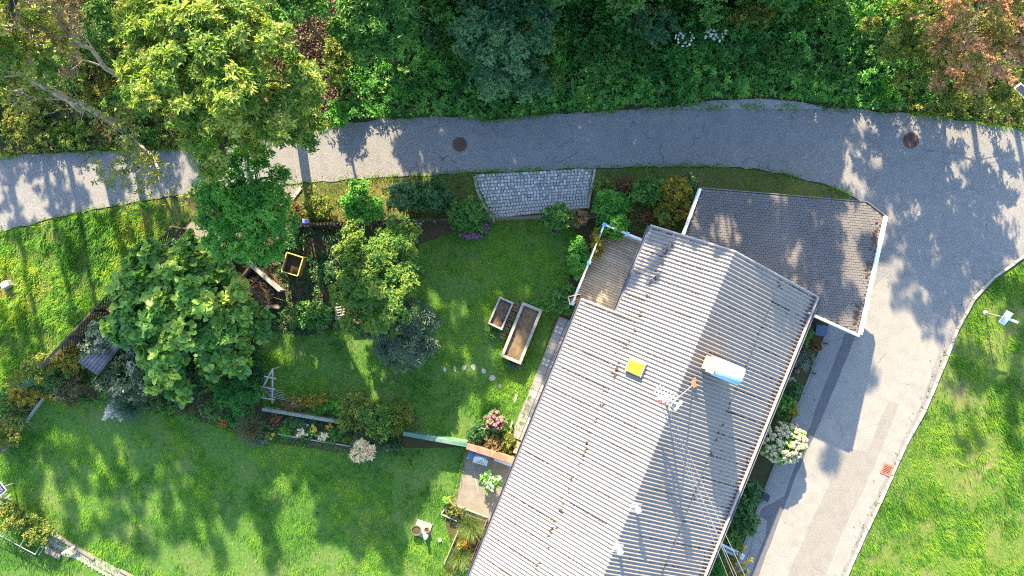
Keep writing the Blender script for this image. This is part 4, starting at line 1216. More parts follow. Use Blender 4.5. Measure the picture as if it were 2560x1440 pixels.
# bean trellis of three slatted poles on the lawn
tr = thing('a_frame_trellis', 'pale wooden A shaped trellis with three cross slats on the lawn', 'trellis', W(675, 975, 0))
TT = W(682, 925, 0.9)
for a, za, b, zb in [((682, 922), 0.95, (641, 999), 0.25), ((682, 922), 0.95, (681, 1008), 0.25), ((681, 923), 0.93, (704, 916), 0.02)]:
    k = MB(); k.beam(W(*a, za), W(*b, zb), 0.06, 0.04); k.build('pole', M_CONC_L, tr)
for a, b, z in [((660, 941), (690, 946), 0.82), ((650, 966), (688, 973), 0.62), ((640, 992), (687, 999), 0.36)]:
    k = MB(); k.beam(W(*a, z), W(*b, z), 0.055, 0.03); k.build('slat', M_CONC_L, tr)
for x, y in ((641, 999), (681, 1008)):
    p = W(x, y, 0.25); k = MB(); k.box((p.x, p.y, 0.12), (0.05, 0.05, 0.26)); k.build('foot', M_CONC_L, tr)
pl = thing('stick_bundle', 'small bundle of pale sticks lying behind the A shaped trellis', 'sticks', W(690, 985, 0))
for i in range(6):
    k = MB(); k.tube([W(655 + i * 3, 975 + i * 3, 0.05 + i * .01), W(706 + i * 2, 984 + i * 5 - 8, 0.07)], 0.012, 5); k.build('stick', M_WOOD_G, pl)

# ------------------------------------------------------------------ walls and beds along the lower edge of the garden
def panel(name, label, pts, h, w, m, cap, cat):
    a, b = W(*pts[0], h), W(*pts[1], h)
    t = thing(name, label, cat, Vector(((a.x + b.x) / 2, (a.y + b.y) / 2, 0)))
    n = max(2, int((b - a).length / 0.9))
    for i in range(n):
        p, q = a.lerp(b, i / n), a.lerp(b, (i + 1) / n)
        k = MB(); k.beam(Vector((p.x, p.y, h / 2 - .02)), Vector((q.x, q.y, h / 2 - .02)) - (q - p).normalized() * 0.012, w * 0.6, h - 0.04); k.build('panel', m, t)
        k = MB(); k.beam(Vector((p.x, p.y, h)), Vector((q.x, q.y, h)) - (q - p).normalized() * 0.008, w, 0.05); k.build('coping', cap, t, bevel=0.01)
    return t
panel('grey_garden_wall', 'weathered grey green low wall behind the narrow flower bed', [(655, 1023), (851, 1056)], 0.55, 0.13, M_GREENGREY, M_GREENGREY, 'wall')
panel('green_garden_wall', 'green painted low wall ending at the terracotta wall', [(1008, 1084), (1168, 1113)], 0.75, 0.17, M_GREEN, M_GREEN, 'wall')
panel('terracotta_wall', 'short terracotta coloured wall at the head of the concrete patio', [(1167, 1115), (1285, 1153)], 0.75, 0.26, M_TERRA, M_TERRA, 'wall')
bed_poly = [(645, 1052), (850, 1060), (1000, 1098), (1000, 1125), (890, 1125), (640, 1095)]
g = MB(); g.sheet(WP(bed_poly), 0.02); struct(g.build('flower_bed', M_SOIL))
for i, (a, b) in enumerate(zip([(690, 1083), (760, 1096), (840, 1109)], [(758, 1096), (838, 1109), (905, 1120)])):
    k = MB(); k.beam(W(*a, 0.05), W(*b, 0.05), 0.05, 0.12)
    o = k.build('bed_edging', M_WOOD_G, None, at=W(*a)); tag(o, ['leftmost grey edging board of the narrow flower bed', 'middle grey edging board of the narrow flower bed', 'edging board of the narrow flower bed nearest the cream pampas grass'][i], 'edging', 'edging boards of the flower bed')
plank('lawn_edging', 'long thin pale edging strip curving along the left of the lower lawn', 'edging', (112, 992), (12, 1125), 0.12, 0.12, 0.05, 0.25, M_STEEL)
g = MB(); g.sheet(WP([(112, 985), (10, 1120), (-60, 1190), (-120, 1120), (-20, 1010), (60, 955), (170, 895), (330, 760), (560, 690), (650, 830), (636, 900), (655, 1020), (640, 1100), (520, 1056), (260, 1005)]), 0.004); struct(g.build('shrub_border', M_SOIL))

# ------------------------------------------------------------------ concrete patio at the terracotta wall
PAT = WP([(1166, 1122), (1300, 1160), (1262, 1260), (1232, 1308), (1180, 1292), (1126, 1262), (1140, 1215), (1150, 1165)])
g = MB(); g.prism(PAT, -0.05, 0.026); pt = struct(g.build('concrete_patio', M_CONC))
k = MB(); k.beam(W(1181, 1152, 0.03), W(1196, 1236, 0.03), 0.03, 0.012); k.build('joint_strip', M_CONC_L, pt)
g = MB(); g.prism(WP([(1300, 1160), (1262, 1260), (1160, 1500), (1210, 1500), (1330, 1160)]), -0.05, 0.022); struct(g.build('house_apron', mat('apron_concrete', (0.34, 0.29, 0.22, 1), (0.26, 0.215, 0.16, 1), 4, rough=0.9, bump=0.3)))
for i, (px, py, s, lab) in enumerate([(1203, 1146, 0.56, 'blue grey square water butt lid standing nearer the house'), (1184, 1139, 0.42, 'blue grey water butt half hidden at the left of the patio wall')]):
    c = W(px, py, 0.0); h = 0.62 if i == 0 else 0.5
    t = thing('water_butt', lab, 'water butt', c, 'water butts at the patio wall')
    c2 = W(px, py, h); c2.z = 0
    k = MB(); k.add([c2 + Matrix.Rotation(-0.27, 3, 'Z') @ Vector((x * s / 2 * f, y * s * 0.4 * f, z)) for z, f in ((0.0, .82), (h, 1.0)) for x, y in ((-1, -1), (1, -1), (1, 1), (-1, 1))], [(0, 3, 2, 1), (4, 5, 6, 7), (0, 1, 5, 4), (1, 2, 6, 5), (2, 3, 7, 6), (3, 0, 4, 7)]); k.build('tank', M_BLUEG, t, bevel=0.02)
    for q, f in enumerate((1.06, 0.78, 0.48, 0.18)):
        k = MB(); k.box(c2 + Vector((0, 0, h + 0.015 + q * 0.018)), (s * f, s * 0.8 * f, 0.02), -0.27); k.build('lid_step', M_BLUEG, t, bevel=0.006)
p0, p1 = W(1235, 1148, 0.5), W(1284, 1166, 0.5)
t = thing('window_planter', 'long pale blue trough against the patio wall by the house', 'trough', Vector(((p0.x + p1.x) / 2, (p0.y + p1.y) / 2, 0)))
k = MB(); k.beam(Vector((p0.x, p0.y, .22)), Vector((p1.x, p1.y, .22)), 0.16, 0.44); k.build('trough', M_BLUEG, t, bevel=0.01)
k = MB(); k.beam(Vector((p0.x, p0.y, .47)), Vector((p1.x, p1.y, .47)), 0.11, 0.04); k.build('lid', mat('pale_blue_sheet', (0.42, 0.50, 0.60, 1), rough=0.5), t)
g = MB(); g.sheet(WP([(1120, 1258), (1218, 1296), (1200, 1340), (1160, 1440), (1110, 1560), (1060, 1560), (1105, 1440), (1152, 1330), (1103, 1285)]), 0.022); struct(g.build('patio_bed', M_SOIL))
for i, (a, b, lab) in enumerate([((1127, 1258), (1219, 1293), 'upper edging strip between the patio and the grass bed'), ((1123, 1258), (1103, 1284), 'short left edging strip of the patio bed'), ((1104, 1285), (1142, 1302), 'lower edging strip of the patio bed facing the lawn'), ((1145, 1328), (1110, 1410), 'long slanting edging strip of the lower grass bed'), ((1218, 1297), (1178, 1400), 'brown edging board between the grass bed and the house apron')]):
    p0, p1 = W(*a, 0.06), W(*b, 0.06)
    k = MB(); k.beam(p0, p1, 0.04, 0.13); o = k.build('patio_edging', M_WOOD_B if i == 4 else M_CONC_L, None, at=Vector((p0.x, p0.y, 0))); tag(o, lab, 'edging', 'edging strips of the patio bed')
# block pad with flower pots on the lower lawn
c = W(1057, 1322); A3 = -0.33
pad = thing('paving_slab', 'pale square paving slab carrying two pots on the lower lawn', 'slab', c)
k = MB(); k.box(c + Vector((0, 0, 0.03)), (0.66, 0.64, 0.07), A3); k.build('slab', M_CONC_L, pad, bevel=0.015)
def pot(label, px, py, r, h, m, z=0.0, dead=None):
    c = W(px, py, z)
    t = thing('plant_pot', label, 'pot', c)
    k = MB(); k.lathe(c, [(r * 0.72, 0), (r * 0.95, h * 0.85), (r * 1.08, h * 0.86), (r * 1.08, h), (r * 0.9, h), (r * 0.86, h * 0.82)], 16); k.build('pot', m, t, smooth=False)
    k = MB(); k.lathe(c, [(r * 0.88, h * 0.70), (r * 0.86, h * 0.84)], 16); k.build('soil', M_SOIL, t)
    return t, c + Vector((0, 0, h))
pot('round dark pot of dry plants on the lawn paving slab', 1042, 1322, 0.20, 0.22, mat('dark_pot', (0.10, 0.085, 0.07, 1), rough=0.7), 0.067)
pot('small terracotta pot at the right of the lawn paving slab', 1068, 1321, 0.10, 0.2, M_TERRA, 0.067)
# little stone figure beside the pots
c = W(1066, 1338, 0.067); k = MB(); k.lathe(c, [(0.09, 0), (0.10, 0.12), (0.06, 0.2), (0.05, 0.24), (0.075, 0.31), (0.06, 0.38), (0.02, 0.41)], 12); tag(k.build('garden_figure', M_LAMP, None, at=c, smooth=True), 'small pale garden figure standing on the lawn paving slab', 'figurine')
c = W(1100, 1350); k = MB(); k.blob(c + Vector((0, 0, .04)), 0.08, .15, 2); tag(k.build('lawn_ball', M_WHITE, None, at=c, smooth=True), 'small white ball lying on the lawn near the patio bed', 'ball')
pot('round terracotta pot on the lawn below the picket gate', 1386, 577, 0.13, 0.2, mat('brown_pot', (0.24, 0.15, 0.10, 1), rough=0.8))
pot('black tub with a thin red rim in the shrub border', 386, 1003, 0.20, 0.25, mat('black_pot', (0.03, 0.028, 0.03, 1), rough=0.7))
t, ctop = pot('dark green tub of the oleander on the patio', 1224, 1196, 0.17, 0.34, mat('green_pot', (0.03, 0.06, 0.055, 1), rough=0.6))
c = W(386, 1003, 0.26); k = MB()
k.tube([c + Vector((math.cos(a) * .21, math.sin(a) * .21, 0)) for a in [i * 2 * math.pi / 24 for i in range(25)]], 0.012, 6, False)
tag(k.build('red_hoop', mat('red_plastic', (0.45, 0.12, 0.12, 1), rough=0.5), None, at=c), 'thin red hoop around the black tub in the shrub border', 'hoop')
# stone at the far left of the verge
c = W(24, 712); k = MB(); k.box(c + Vector((0, 0, 0.16)), (0.34, 0.28, 0.34), 0.5)
tag(k.build('marker_stone', M_STONE, None, at=c, bevel=0.04), 'squat pale boundary stone in the verge grass at the left edge', 'stone')

# ------------------------------------------------------------------ bed along the drive side of the house
g = MB(); g.prism([H(-0.2, 10.3), H(-0.2, 11.35), H(4.0, 11.45), H(5.0, 11.2), H(5.0, 10.3)], -0.03, 0.05); db = struct(g.build('drive_bed', M_SOIL))
g = MB(); g.prism([H(5.0, 10.3), H(5.0, 11.25), H(5.75, 11.25), H(5.75, 10.3)], -0.03, 0.052); ent = struct(g.build('entrance_paving', M_JOINT))
for j in range(6):
    for i in range(7):
        k = MB(); k.box(H(5.07 + j * 0.122, 10.37 + i * 0.128, 0.056), (0.12, 0.112, 0.02), -ANG); k.build('paver', mat('blue_grey_paver', (0.20, 0.25, 0.29, 1), (0.26, 0.31, 0.35, 1), 6, rough=0.85, rnd=0.12), ent)
g = MB(); g.prism([H(5.75, 10.3), H(5.75, 11.3), H(9.6, 11.45), H(12, 11.4), H(12, 10.3)], -0.03, 0.05); struct(g.build('front_bed', M_SOIL))
pebbles('white_pebbles', [H(0.6, 10.4), H(0.6, 10.75), H(4.6, 10.75), H(4.6, 10.4)], 420, 0.02, 0.04, M_GRAVEL, 0.05, seed=9, label='pale pebbles along the house wall under the right eaves')
for i, (u0, u1, v, lab) in enumerate([(0.2, 1.5, 11.33, 'upper grey kerb board of the drive side bed'), (1.55, 2.9, 11.40, 'middle grey kerb board of the drive side bed'), (2.95, 4.2, 11.42, 'lower sunlit kerb board of the drive side bed above the white hydrangea'), (6.0, 7.6, 11.33, 'grey kerb board beside the dark broad leaved bush'), (7.65, 9.4, 11.38, 'lowest grey kerb board of the front bed')]):
    k = MB(); k.beam(H(u0, v, 0.09), H(u1, v + 0.03, 0.09), 0.07, 0.18); o = k.build('bed_kerb', M_CONC_L if i != 2 else mat('sunlit_timber_tint', (0.46, 0.38, 0.27, 1), (0.36, 0.29, 0.2, 1), 5, rough=0.8), None, at=H(u0, v, 0)); tag(o, lab, 'kerb board', 'kerb boards of the beds by the drive')  # third board has sunlight put into its lighter, warmer colour
for i, (px, py, r, m, lab) in enumerate([(1980, 950, 0.17, M_STONE, 'flat pale grey stone in the drive side bed'), (1992, 928, 0.12, mat('brown_stone', (0.12, 0.10, 0.09, 1), rough=0.9), 'rounded brown stone above the flat pale stone')]):
    c = W(px, py, 0.05); k = MB(); k.blob(c + Vector((0, 0, r * .3)), r, 0.15, 1, (1.2, .95, .55)); tag(k.build('bed_stone', m, None, at=c, bevel=0.01), lab, 'stone')
c = W(2052, 826, 0.45); k = MB()
t = thing('meter_box', 'dark blue grey cabinet standing beside the carport corner', 'cabinet', Vector((c.x, c.y, 0)))
k.box(Vector((c.x, c.y, 0.25)), (0.44, 0.40, 0.5), -0.15); k.build('body', M_BLUEG, t, bevel=0.02)
k = MB(); k.box(Vector((c.x, c.y, 0.52)), (0.48, 0.44, 0.04), -0.15); k.build('lid', mat('navy_lid', (0.06, 0.085, 0.15, 1), rough=0.5), t, bevel=0.008)
for i, (px, py, lab) in enumerate([(2060, 858, 'low black spotlight near the cabinet by the carport'), (2030, 932, 'low black spotlight at the pale flat stone'), (1887, 1304, 'low black spotlight at the lower kerb board of the front bed')]):
    c = W(px, py, 0.1); t = thing('garden_spotlight', lab, 'spotlight', Vector((c.x, c.y, 0)), 'spotlights along the drive')
    k = MB(); k.tube([c - Vector((0, 0, .1)), c + Vector((0, 0, 0.1))], 0.012, 6); k.build('stake', M_DARKM, t)
    k = MB(); k.tube([c + Vector((-0.06, 0.01, 0.10)), c + Vector((0.10, -0.02, 0.13))], [0.03, 0.045], 10); k.build('head', M_DARKM, t)
k = MB(); c = W(1910, 1236, 0.0); k.prism([c + Vector(q) for q in ((-.12, .16, 0), (.14, .02, 0), (.04, -.22, 0), (-.2, -.1, 0))], 0, 0.32)
tag(k.build('drain_chute', M_DARKM, None, at=c, bevel=0.01), 'dark angular box below the dark broad leaved bush', 'box')
# canopy strut and letter box at the bottom by the front door
cn_ = thing('entrance_rail', 'pale blue entrance rail reaching out from under the eaves at the bottom', 'rail', W(1790, 1365, 0))
for s in (0, 1):
    k = MB(); k.beam(W(1788 + s * 3, 1353 + s * 12, 1.0 - s * .35), W(1838 + s * 3, 1378 + s * 12, 1.0 - s * .35), 0.10, 0.04); k.build('rail', mat('pale_blue_steel', (0.40, 0.50, 0.58, 1), rough=0.45), cn_)
for x, y in ((1796, 1358), (1836, 1378)):
    p = W(x, y, 1.0); k = MB(); k.box((p.x, p.y, 0.49), (0.05, 0.05, 0.96)); k.build('post', M_STEEL, cn_)
c = W(1850, 1390, 0.95); lb = thing('letter_box', 'pale blue letter box at the end of the entrance rail', 'letter box', Vector((c.x, c.y, 0)))
k = MB(); k.box(c - Vector((0, 0, .12)), (0.34, 0.22, 0.3), -0.4); k.build('box', mat('pale_blue_box', (0.42, 0.52, 0.62, 1), rough=0.45), lb, bevel=0.02)
k = MB(); k.box((c.x, c.y, 0.34), (0.05, 0.05, 0.68)); k.build('post', M_STEEL, lb)

# ------------------------------------------------------------------ solar lamps
def solar_lamp(label, bpx, tpx, ztop, sz, rz, panel_m):
    b = W(*bpx, 0); tp = W(*tpx, ztop)
    t = thing('solar_lamp', label, 'lamp', b, 'solar lamps on the grass')
    k = MB(); k.tube([b - Vector((0, 0, .05)), b.lerp(tp, 0.5), tp], [0.035, 0.03, 0.025], 8); k.build('pole', M_STEEL, t, smooth=True)
    k = MB(); k.lathe(b, [(0.10, 0), (0.10, 0.05), (0.05, 0.09)], 12); k.build('foot', M_STEEL, t)
    R = Matrix.Rotation(rz, 3, 'Z') @ Matrix.Rotation(0.25, 3, 'X')
    k = MB(); k.box(tp + R @ Vector((0, 0, 0.04)), (sz[0], sz[1], 0.05), M=R); hd = k.build('head', M_LAMP, t, bevel=0.01)
    k = MB(); k.box(tp + R @ Vector((0, 0, 0.07)), (sz[0] * .8, sz[1] * .82, 0.012), M=R); k.build('panel', panel_m, hd)
    return t, tp
solar_lamp('solar lamp with dark panel on a slanting pole at the upper right road edge', (2476, 275), (2558, 232), 2.0, (0.36, 0.75), -2.52, M_PANEL)
t, tp = solar_lamp('small pale solar lamp standing on the roadside lawn', (2462, 782), (2513, 794), 1.25, (0.28, 0.55), -0.5, mat('pale_panel', (0.34, 0.40, 0.47, 1), (0.42, 0.47, 0.53, 1), 8, rough=0.3))
k = MB(); k.beam(tp, tp + Vector((0.55, -0.2, -0.05)), 0.09, 0.03); k.build('arm', M_LAMP, t)

# ------------------------------------------------------------------ bottom left corner: cold frame rails, stepped path, board
cf = thing('wire_railing', 'low pale green wire railing along the lawn in the bottom left corner', 'railing', W(40, 1360, 0))
pts = [(-30, 1325), (8, 1343), (50, 1366), (88, 1386)]
for a, b in zip(pts[:-1], pts[1:]):
    for z in (0.5, 0.08):
        k = MB(); k.tube([W(*a, z), W(*b, z)], 0.016, 6); k.build('rail', mat('pale_green_steel', (0.20, 0.27, 0.23, 1), rough=0.6), cf)
    for q in range(6):
        a2 = W(*a, 0.29).lerp(W(*b, 0.29), (q + .5) / 6); k = MB(); k.tube([Vector((a2.x, a2.y, .08)), Vector((a2.x, a2.y, .5))], 0.006, 5); k.build('wire', MATS['pale_green_steel'], cf)
for a in pts:
    k = MB(); k.tube([W(*a, 0), W(*a, 0.55)], 0.02, 6); k.build('post', MATS['pale_green_steel'], cf)
for a, b in [((8, 1343), (18, 1326)), ((50, 1366), (68, 1335)), ((88, 1386), (100, 1366)), ((97, 1388), (108, 1370))]:
    k = MB(); k.tube([W(*a, 0.5), W(*b, 0.5)], 0.013, 6); k.build('strut', MATS['pale_green_steel'], cf)
    k = MB(); q = W(*b, 0.5); k.tube([q, Vector((q.x, q.y, 0))], 0.013, 6); k.build('strut_leg', MATS['pale_green_steel'], cf)
sp = MB(); sp.prism(WP([(118, 1330), (130, 1327), (235, 1388), (330, 1440), (420, 1500), (380, 1500), (290, 1440), (215, 1400), (160, 1390), (120, 1372)]), -0.03, 0.028)
sp = struct(sp.build('sunken_path', mat('path_stone', (0.30, 0.26, 0.215, 1), (0.20, 0.17, 0.14, 1), 4, c3=(0.36, 0.33, 0.29, 1), scale3=0.9, rough=0.9, bump=0.4)))
for i in range(26):
    a = W(128 + i * 9, 1350 + i * 5.2 + 6, 0.035); k = MB()
    k.beam(a + Vector((-0.13, 0.16, 0)), a + Vector((0.10, -0.14, 0)), 0.05, 0.03); k.build('grate_slat', M_WOOD_G, sp)
for i, (a, b, lab) in enumerate([((127, 1336), (190, 1368), 'pale concrete coping stone at the upper end of the stepped path'), ((192, 1370), (236, 1398), 'pale concrete coping stone midway along the stepped path'), ((300, 1425), (350, 1452), 'pale concrete coping stone at the bottom edge of the picture')]):
    k = MB(); k.beam(W(*a, 0.05), W(*b, 0.05), 0.11, 0.10); tag(k.build('coping_stone', M_CONC, None, at=W(*a), bevel=0.02), lab, 'stone', 'coping stones of the stepped path')
k = MB(); k.beam(W(155, 1384, 0.25), W(186, 1366, 0.25), 0.10, 0.06); o = k.build('path_board', M_WOOD_G, None, at=W(170, 1376)); 
tag(o, 'weathered board laid across the stepped path bottom left', 'board')
k = MB(); k.prism(WP([(120, 1362), (156, 1384), (153, 1394), (118, 1378)]), 0.0, 0.14); tag(k.build('path_trough', M_CONC, None, at=W(136, 1380), bevel=0.02), 'pale concrete trough beside the stepped path bottom left', 'trough')
c = W(0, 1222, 0.8)
bd_ = thing('frame_board', 'dark framed board cut off by the left edge of the picture', 'board', Vector((c.x, c.y, 0)))
Rb = Matrix.Rotation(-0.9, 3, 'Z')
k = MB(); k.box(c, (0.42, 0.34, 0.03), M=Rb); k.build('board', mat('dark_board', (0.02, 0.028, 0.05, 1), rough=0.3), bd_)
for s in (-1, 1):
    k = MB(); k.box(c + Rb @ Vector((s * 0.22, 0, 0.01)), (0.03, 0.37, 0.045), M=Rb); k.build('frame', M_ALU, bd_)
    k = MB(); k.box(c + Rb @ Vector((0, s * 0.18, 0.01)), (0.41, 0.03, 0.045), M=Rb); k.build('frame', M_ALU, bd_)
for i in range(2):
    k = MB(); k.tube([c + Rb @ Vector((-0.05 + i * .13 + math.cos(a) * .05, math.sin(a) * .07, 0.02)) for a in [q * 6.283 / 14 for q in range(15)]], 0.008, 5, False); k.build('ring', M_ALU, bd_)
k = MB(); k.box((c.x, c.y, 0.39), (0.06, 0.06, 0.78)); k.build('post', M_STEEL, bd_)
c = W(65, 963, 0.5); k = MB(); k.add([c + Vector(q) for q in ((-.35, -.1, -.3), (.15, .22, -.3), (.30, .0, -.3), (-.2, -.32, -.3), (-.35, -.1, .12), (.15, .22, .12), (.30, .0, -.02), (-.2, -.32, -.02))], [(0, 3, 2, 1), (4, 5, 6, 7), (0, 1, 5, 4), (1, 2, 6, 5), (2, 3, 7, 6), (3, 0, 4, 7)])
k.box((c.x, c.y, 0.1), (0.3, 0.3, 0.2), 0.6)
tag(k.build('green_box', M_GREEN, None, at=Vector((c.x, c.y, 0)), bevel=0.02), 'slanted green box half buried in the yellowish shrubs at the left', 'box')

# ------------------------------------------------------------------ foliage colours
LM = {}
def lm(k, d, m, l, **kw): LM[k] = leafmat('leaf_' + k, d + (1,), m + (1,), l + (1,), **kw)
lm('walnut', (0.070, 0.165, 0.022), (0.16, 0.265, 0.040), (0.40, 0.43, 0.10), transl=0.48, hue=0.478, val=1.7)
lm('ash', (0.034, 0.125, 0.020), (0.065, 0.20, 0.030), (0.14, 0.29, 0.045))
lm('bigleaf', (0.048, 0.15, 0.030), (0.115, 0.27, 0.048), (0.33, 0.44, 0.085), rough=0.5, transl=0.42)
lm('apple', (0.040, 0.135, 0.020), (0.085, 0.20, 0.026), (0.22, 0.29, 0.045))
lm('silver', (0.055, 0.105, 0.065), (0.095, 0.15, 0.095), (0.16, 0.21, 0.13))
lm('dark', (0.022, 0.085, 0.024), (0.042, 0.130, 0.036), (0.080, 0.18, 0.050), rough=0.42)
lm('bluish', (0.032, 0.105, 0.042), (0.062, 0.165, 0.062), (0.145, 0.26, 0.095), rough=0.45)
lm('bright', (0.040, 0.173, 0.019), (0.075, 0.269, 0.030), (0.150, 0.358, 0.047))
lm('mid', (0.034, 0.125, 0.022), (0.062, 0.185, 0.032), (0.13, 0.26, 0.045))
lm('yellow', (0.11, 0.14, 0.015), (0.20, 0.19, 0.022), (0.36, 0.28, 0.04), transl=0.4)
lm('olive', (0.055, 0.115, 0.014), (0.12, 0.175, 0.022), (0.25, 0.25, 0.045))
lm('tan', (0.12, 0.085, 0.030), (0.20, 0.145, 0.055), (0.32, 0.24, 0.10))
lm('rust', (0.10, 0.045, 0.020), (0.16, 0.075, 0.030), (0.14, 0.12, 0.035))
lm('redtree', (0.13, 0.19, 0.028), (0.32, 0.22, 0.06), (0.66, 0.34, 0.26), transl=0.4)
lm('speckle', (0.035, 0.075, 0.025), (0.075, 0.12, 0.045), (0.34, 0.37, 0.27))
lm('thuja', (0.022, 0.128, 0.024), (0.042, 0.192, 0.035), (0.075, 0.256, 0.049))
lm('lavender', (0.10, 0.15, 0.10), (0.18, 0.23, 0.17), (0.30, 0.35, 0.28))
lm('litter', (0.07, 0.042, 0.025), (0.15, 0.092, 0.052), (0.28, 0.19, 0.115), transl=0.15)
lm('grass', (0.030, 0.135, 0.012), (0.085, 0.25, 0.016), (0.20, 0.35, 0.022), transl=0.52, hue=0.468, val=2.0)
lm('grass_dry', (0.036, 0.145, 0.012), (0.085, 0.235, 0.016), (0.18, 0.31, 0.024), transl=0.5, hue=0.475, val=1.8)
lm('grass_wild', (0.042, 0.17, 0.012), (0.095, 0.26, 0.018), (0.26, 0.36, 0.030), transl=0.52, hue=0.468, val=1.9)
lm('nettle', (0.030, 0.14, 0.020), (0.075, 0.275, 0.042), (0.19, 0.42, 0.07))
lm('blue_grass', (0.035, 0.085, 0.055), (0.060, 0.12, 0.080), (0.11, 0.17, 0.10))
lm('green_grass', (0.050, 0.11, 0.030), (0.10, 0.17, 0.045), (0.24, 0.28, 0.09))
lm('brown_grass', (0.070, 0.070, 0.030), (0.11, 0.115, 0.045), (0.19, 0.18, 0.085))
lm('plume', (0.55, 0.44, 0.24), (0.66, 0.55, 0.33), (0.74, 0.65, 0.44), transl=0.25)
lm('white_plume', (0.52, 0.50, 0.44), (0.64, 0.62, 0.56), (0.72, 0.70, 0.66), transl=0.25)
lm('pink', (0.36, 0.12, 0.18), (0.48, 0.20, 0.27), (0.60, 0.34, 0.38))
lm('magenta', (0.26, 0.07, 0.20), (0.40, 0.13, 0.33), (0.52, 0.24, 0.46))
lm('orange', (0.42, 0.11, 0.02), (0.58, 0.20, 0.03), (0.66, 0.33, 0.06))
lm('yellow_fl', (0.48, 0.36, 0.03), (0.66, 0.52, 0.06), (0.74, 0.64, 0.15))
lm('white_fl', (0.55, 0.55, 0.52), (0.68, 0.68, 0.66), (0.76, 0.76, 0.74))
lm('hydrangea', (0.46, 0.42, 0.24), (0.62, 0.57, 0.38), (0.70, 0.67, 0.50), transl=0.2)
BARK, BARKP = MATS['bark'], MATS['bark_pale']

# ------------------------------------------------------------------ trees in the picture
tree('walnut_tree', 'tall spreading yellow green sunlit tree overhanging the road at upper left', 'tree', W(735, 262),
     [PB(430, 60, 7.6, 120, 1.08), PB(560, 95, 8.4, 150, 1.22), PB(390, 190, 7.2, 85, 0.79), PB(520, 215, 8.0, 135, 1.08), PB(650, 210, 7.3, 130, 1.15), PB(560, 330, 6.6, 105, 0.94), PB(690, 300, 6.0, 100, 1.01), PB(560, 15, 8.2, 120, 1.08), PB(470, 120, 8.6, 110, 0.86)],
     'pinnate', LM['walnut'], BARK, 0.19, dmul=1.15, gap=0.14, nbr=90, seed=1)
tree('ash_tree', 'bright green leafy tree hanging over the road below the walnut crown', 'tree', W(690, 505),
     [PB(580, 470, 4.6, 85, 1.0), PB(640, 540, 4.4, 90, 1.0), PB(560, 540, 4.0, 75, 0.9), PB(640, 450, 4.2, 70, 0.9), PB(650, 615, 3.6, 60, 0.8), PB(570, 605, 3.4, 50, 0.7), PB(690, 500, 3.6, 40, 0.7)],
     'leafy', LM['bright'], BARK, 0.12, dmul=1.2, gap=0.12, nbr=50, seed=2)
tree('paulownia_tree', 'large leaved light green tree in the shrub border at left', 'tree', W(500, 800),
     [PB(440, 700, 2.38, 80, 0.8), PB(510, 690, 2.16, 70, 0.8), PB(370, 790, 2.45, 90, 0.9), PB(460, 800, 2.81, 110, 1.0), PB(560, 790, 2.45, 90, 0.9), PB(620, 820, 2.02, 55, 0.7), PB(450, 880, 2.23, 85, 0.8), PB(350, 725, 2.16, 65, 0.7), PB(540, 865, 1.94, 70, 0.7), PB(480, 640, 1.73, 45, 0.6), PB(415, 925, 1.66, 45, 0.5)],
     'huge', LM['bigleaf'], BARK, 0.12, dmul=1.25, gap=0.34, lmul=0.92, nbr=110, seed=3)
tree('apple_tree', 'round garden apple tree standing at the edge of the lawn', 'tree', W(965, 715),
     [PB(940, 620, 2.6, 75, 0.8), PB(905, 700, 2.8, 70, 0.9), PB(990, 660, 2.5, 65, 0.8), PB(960, 740, 2.9, 80, 0.9), PB(910, 780, 2.2, 60, 0.7), PB(1000, 600, 2.0, 50, 0.6), PB(880, 640, 2.0, 45, 0.6)],
     'fine', LM['apple'], BARK, 0.10, dmul=1.5, gap=0.20, nbr=36, seed=4)
tree('silver_willow', 'silvery grey green willow shrub below the apple tree', 'tree', W(1010, 815),
     [PB(1010, 850, 1.7, 70, 0.6), PB(1040, 800, 1.8, 48, 0.6), PB(970, 820, 1.7, 50, 0.6), PB(1000, 885, 1.3, 40, 0.4)], 'willow', LM['silver'], BARK, 0.07, dmul=1.4, gap=0.12, nbr=30, seed=5)
tree('field_maple', 'pale green tree at the upper left corner of the picture', 'tree', W(215, 290),
     [PB(40, 60, 6.0, 90, 1.2), PB(70, 150, 5.6, 80, 1.1), PB(-10, 160, 5.8, 90, 1.2), PB(120, 90, 5.2, 60, 0.9), PB(20, 230, 4.6, 60, 0.8)], 'leafy', LM['walnut'], BARKP, 0.12, dmul=0.62, gap=0.25, nbr=90, seed=6)
tree('elder_tree', 'dark blue green elder growing in the middle of the wood edge', 'tree', W(1270, 190),
     [PB(1220, 60, 3.6, 80, 0.9), PB(1290, 100, 3.8, 85, 0.9), PB(1230, 160, 3.2, 80, 0.8), PB(1330, 60, 3.2, 60, 0.8), PB(1300, 180, 2.8, 65, 0.7), PB(1180, 100, 3.0, 50, 0.7)], 'leafy', LM['bluish'], BARK, 0.08, dmul=1.3, gap=0.20, nbr=30, seed=7)
tree('hazel_tree', 'mid green hazel at the top edge left of the dark elder', 'tree', W(990, 165),
     [PB(930, 40, 4.4, 80, 1.0), PB(990, 90, 4.0, 60, 0.9), PB(915, 105, 3.8, 48, 0.8), PB(960, -30, 4.6, 80, 1.0), PB(965, 20, 4.4, 60, 0.9)], 'pinnate', LM['ash'], BARK, 0.09, dmul=1.2, gap=0.18, nbr=30, seed=8)
tree('young_sumac', 'feathery green tree tips hanging in from the top edge above the brown slope', 'tree', W(830, 130),
     [PB(690, 10, 5.4, 55, 0.7), PB(740, 15, 5.0, 45, 0.6), PB(780, -20, 5.2, 55, 0.7)], 'pinnate', LM['ash'], BARK, 0.06, dmul=1.1, nbr=16, seed=9)
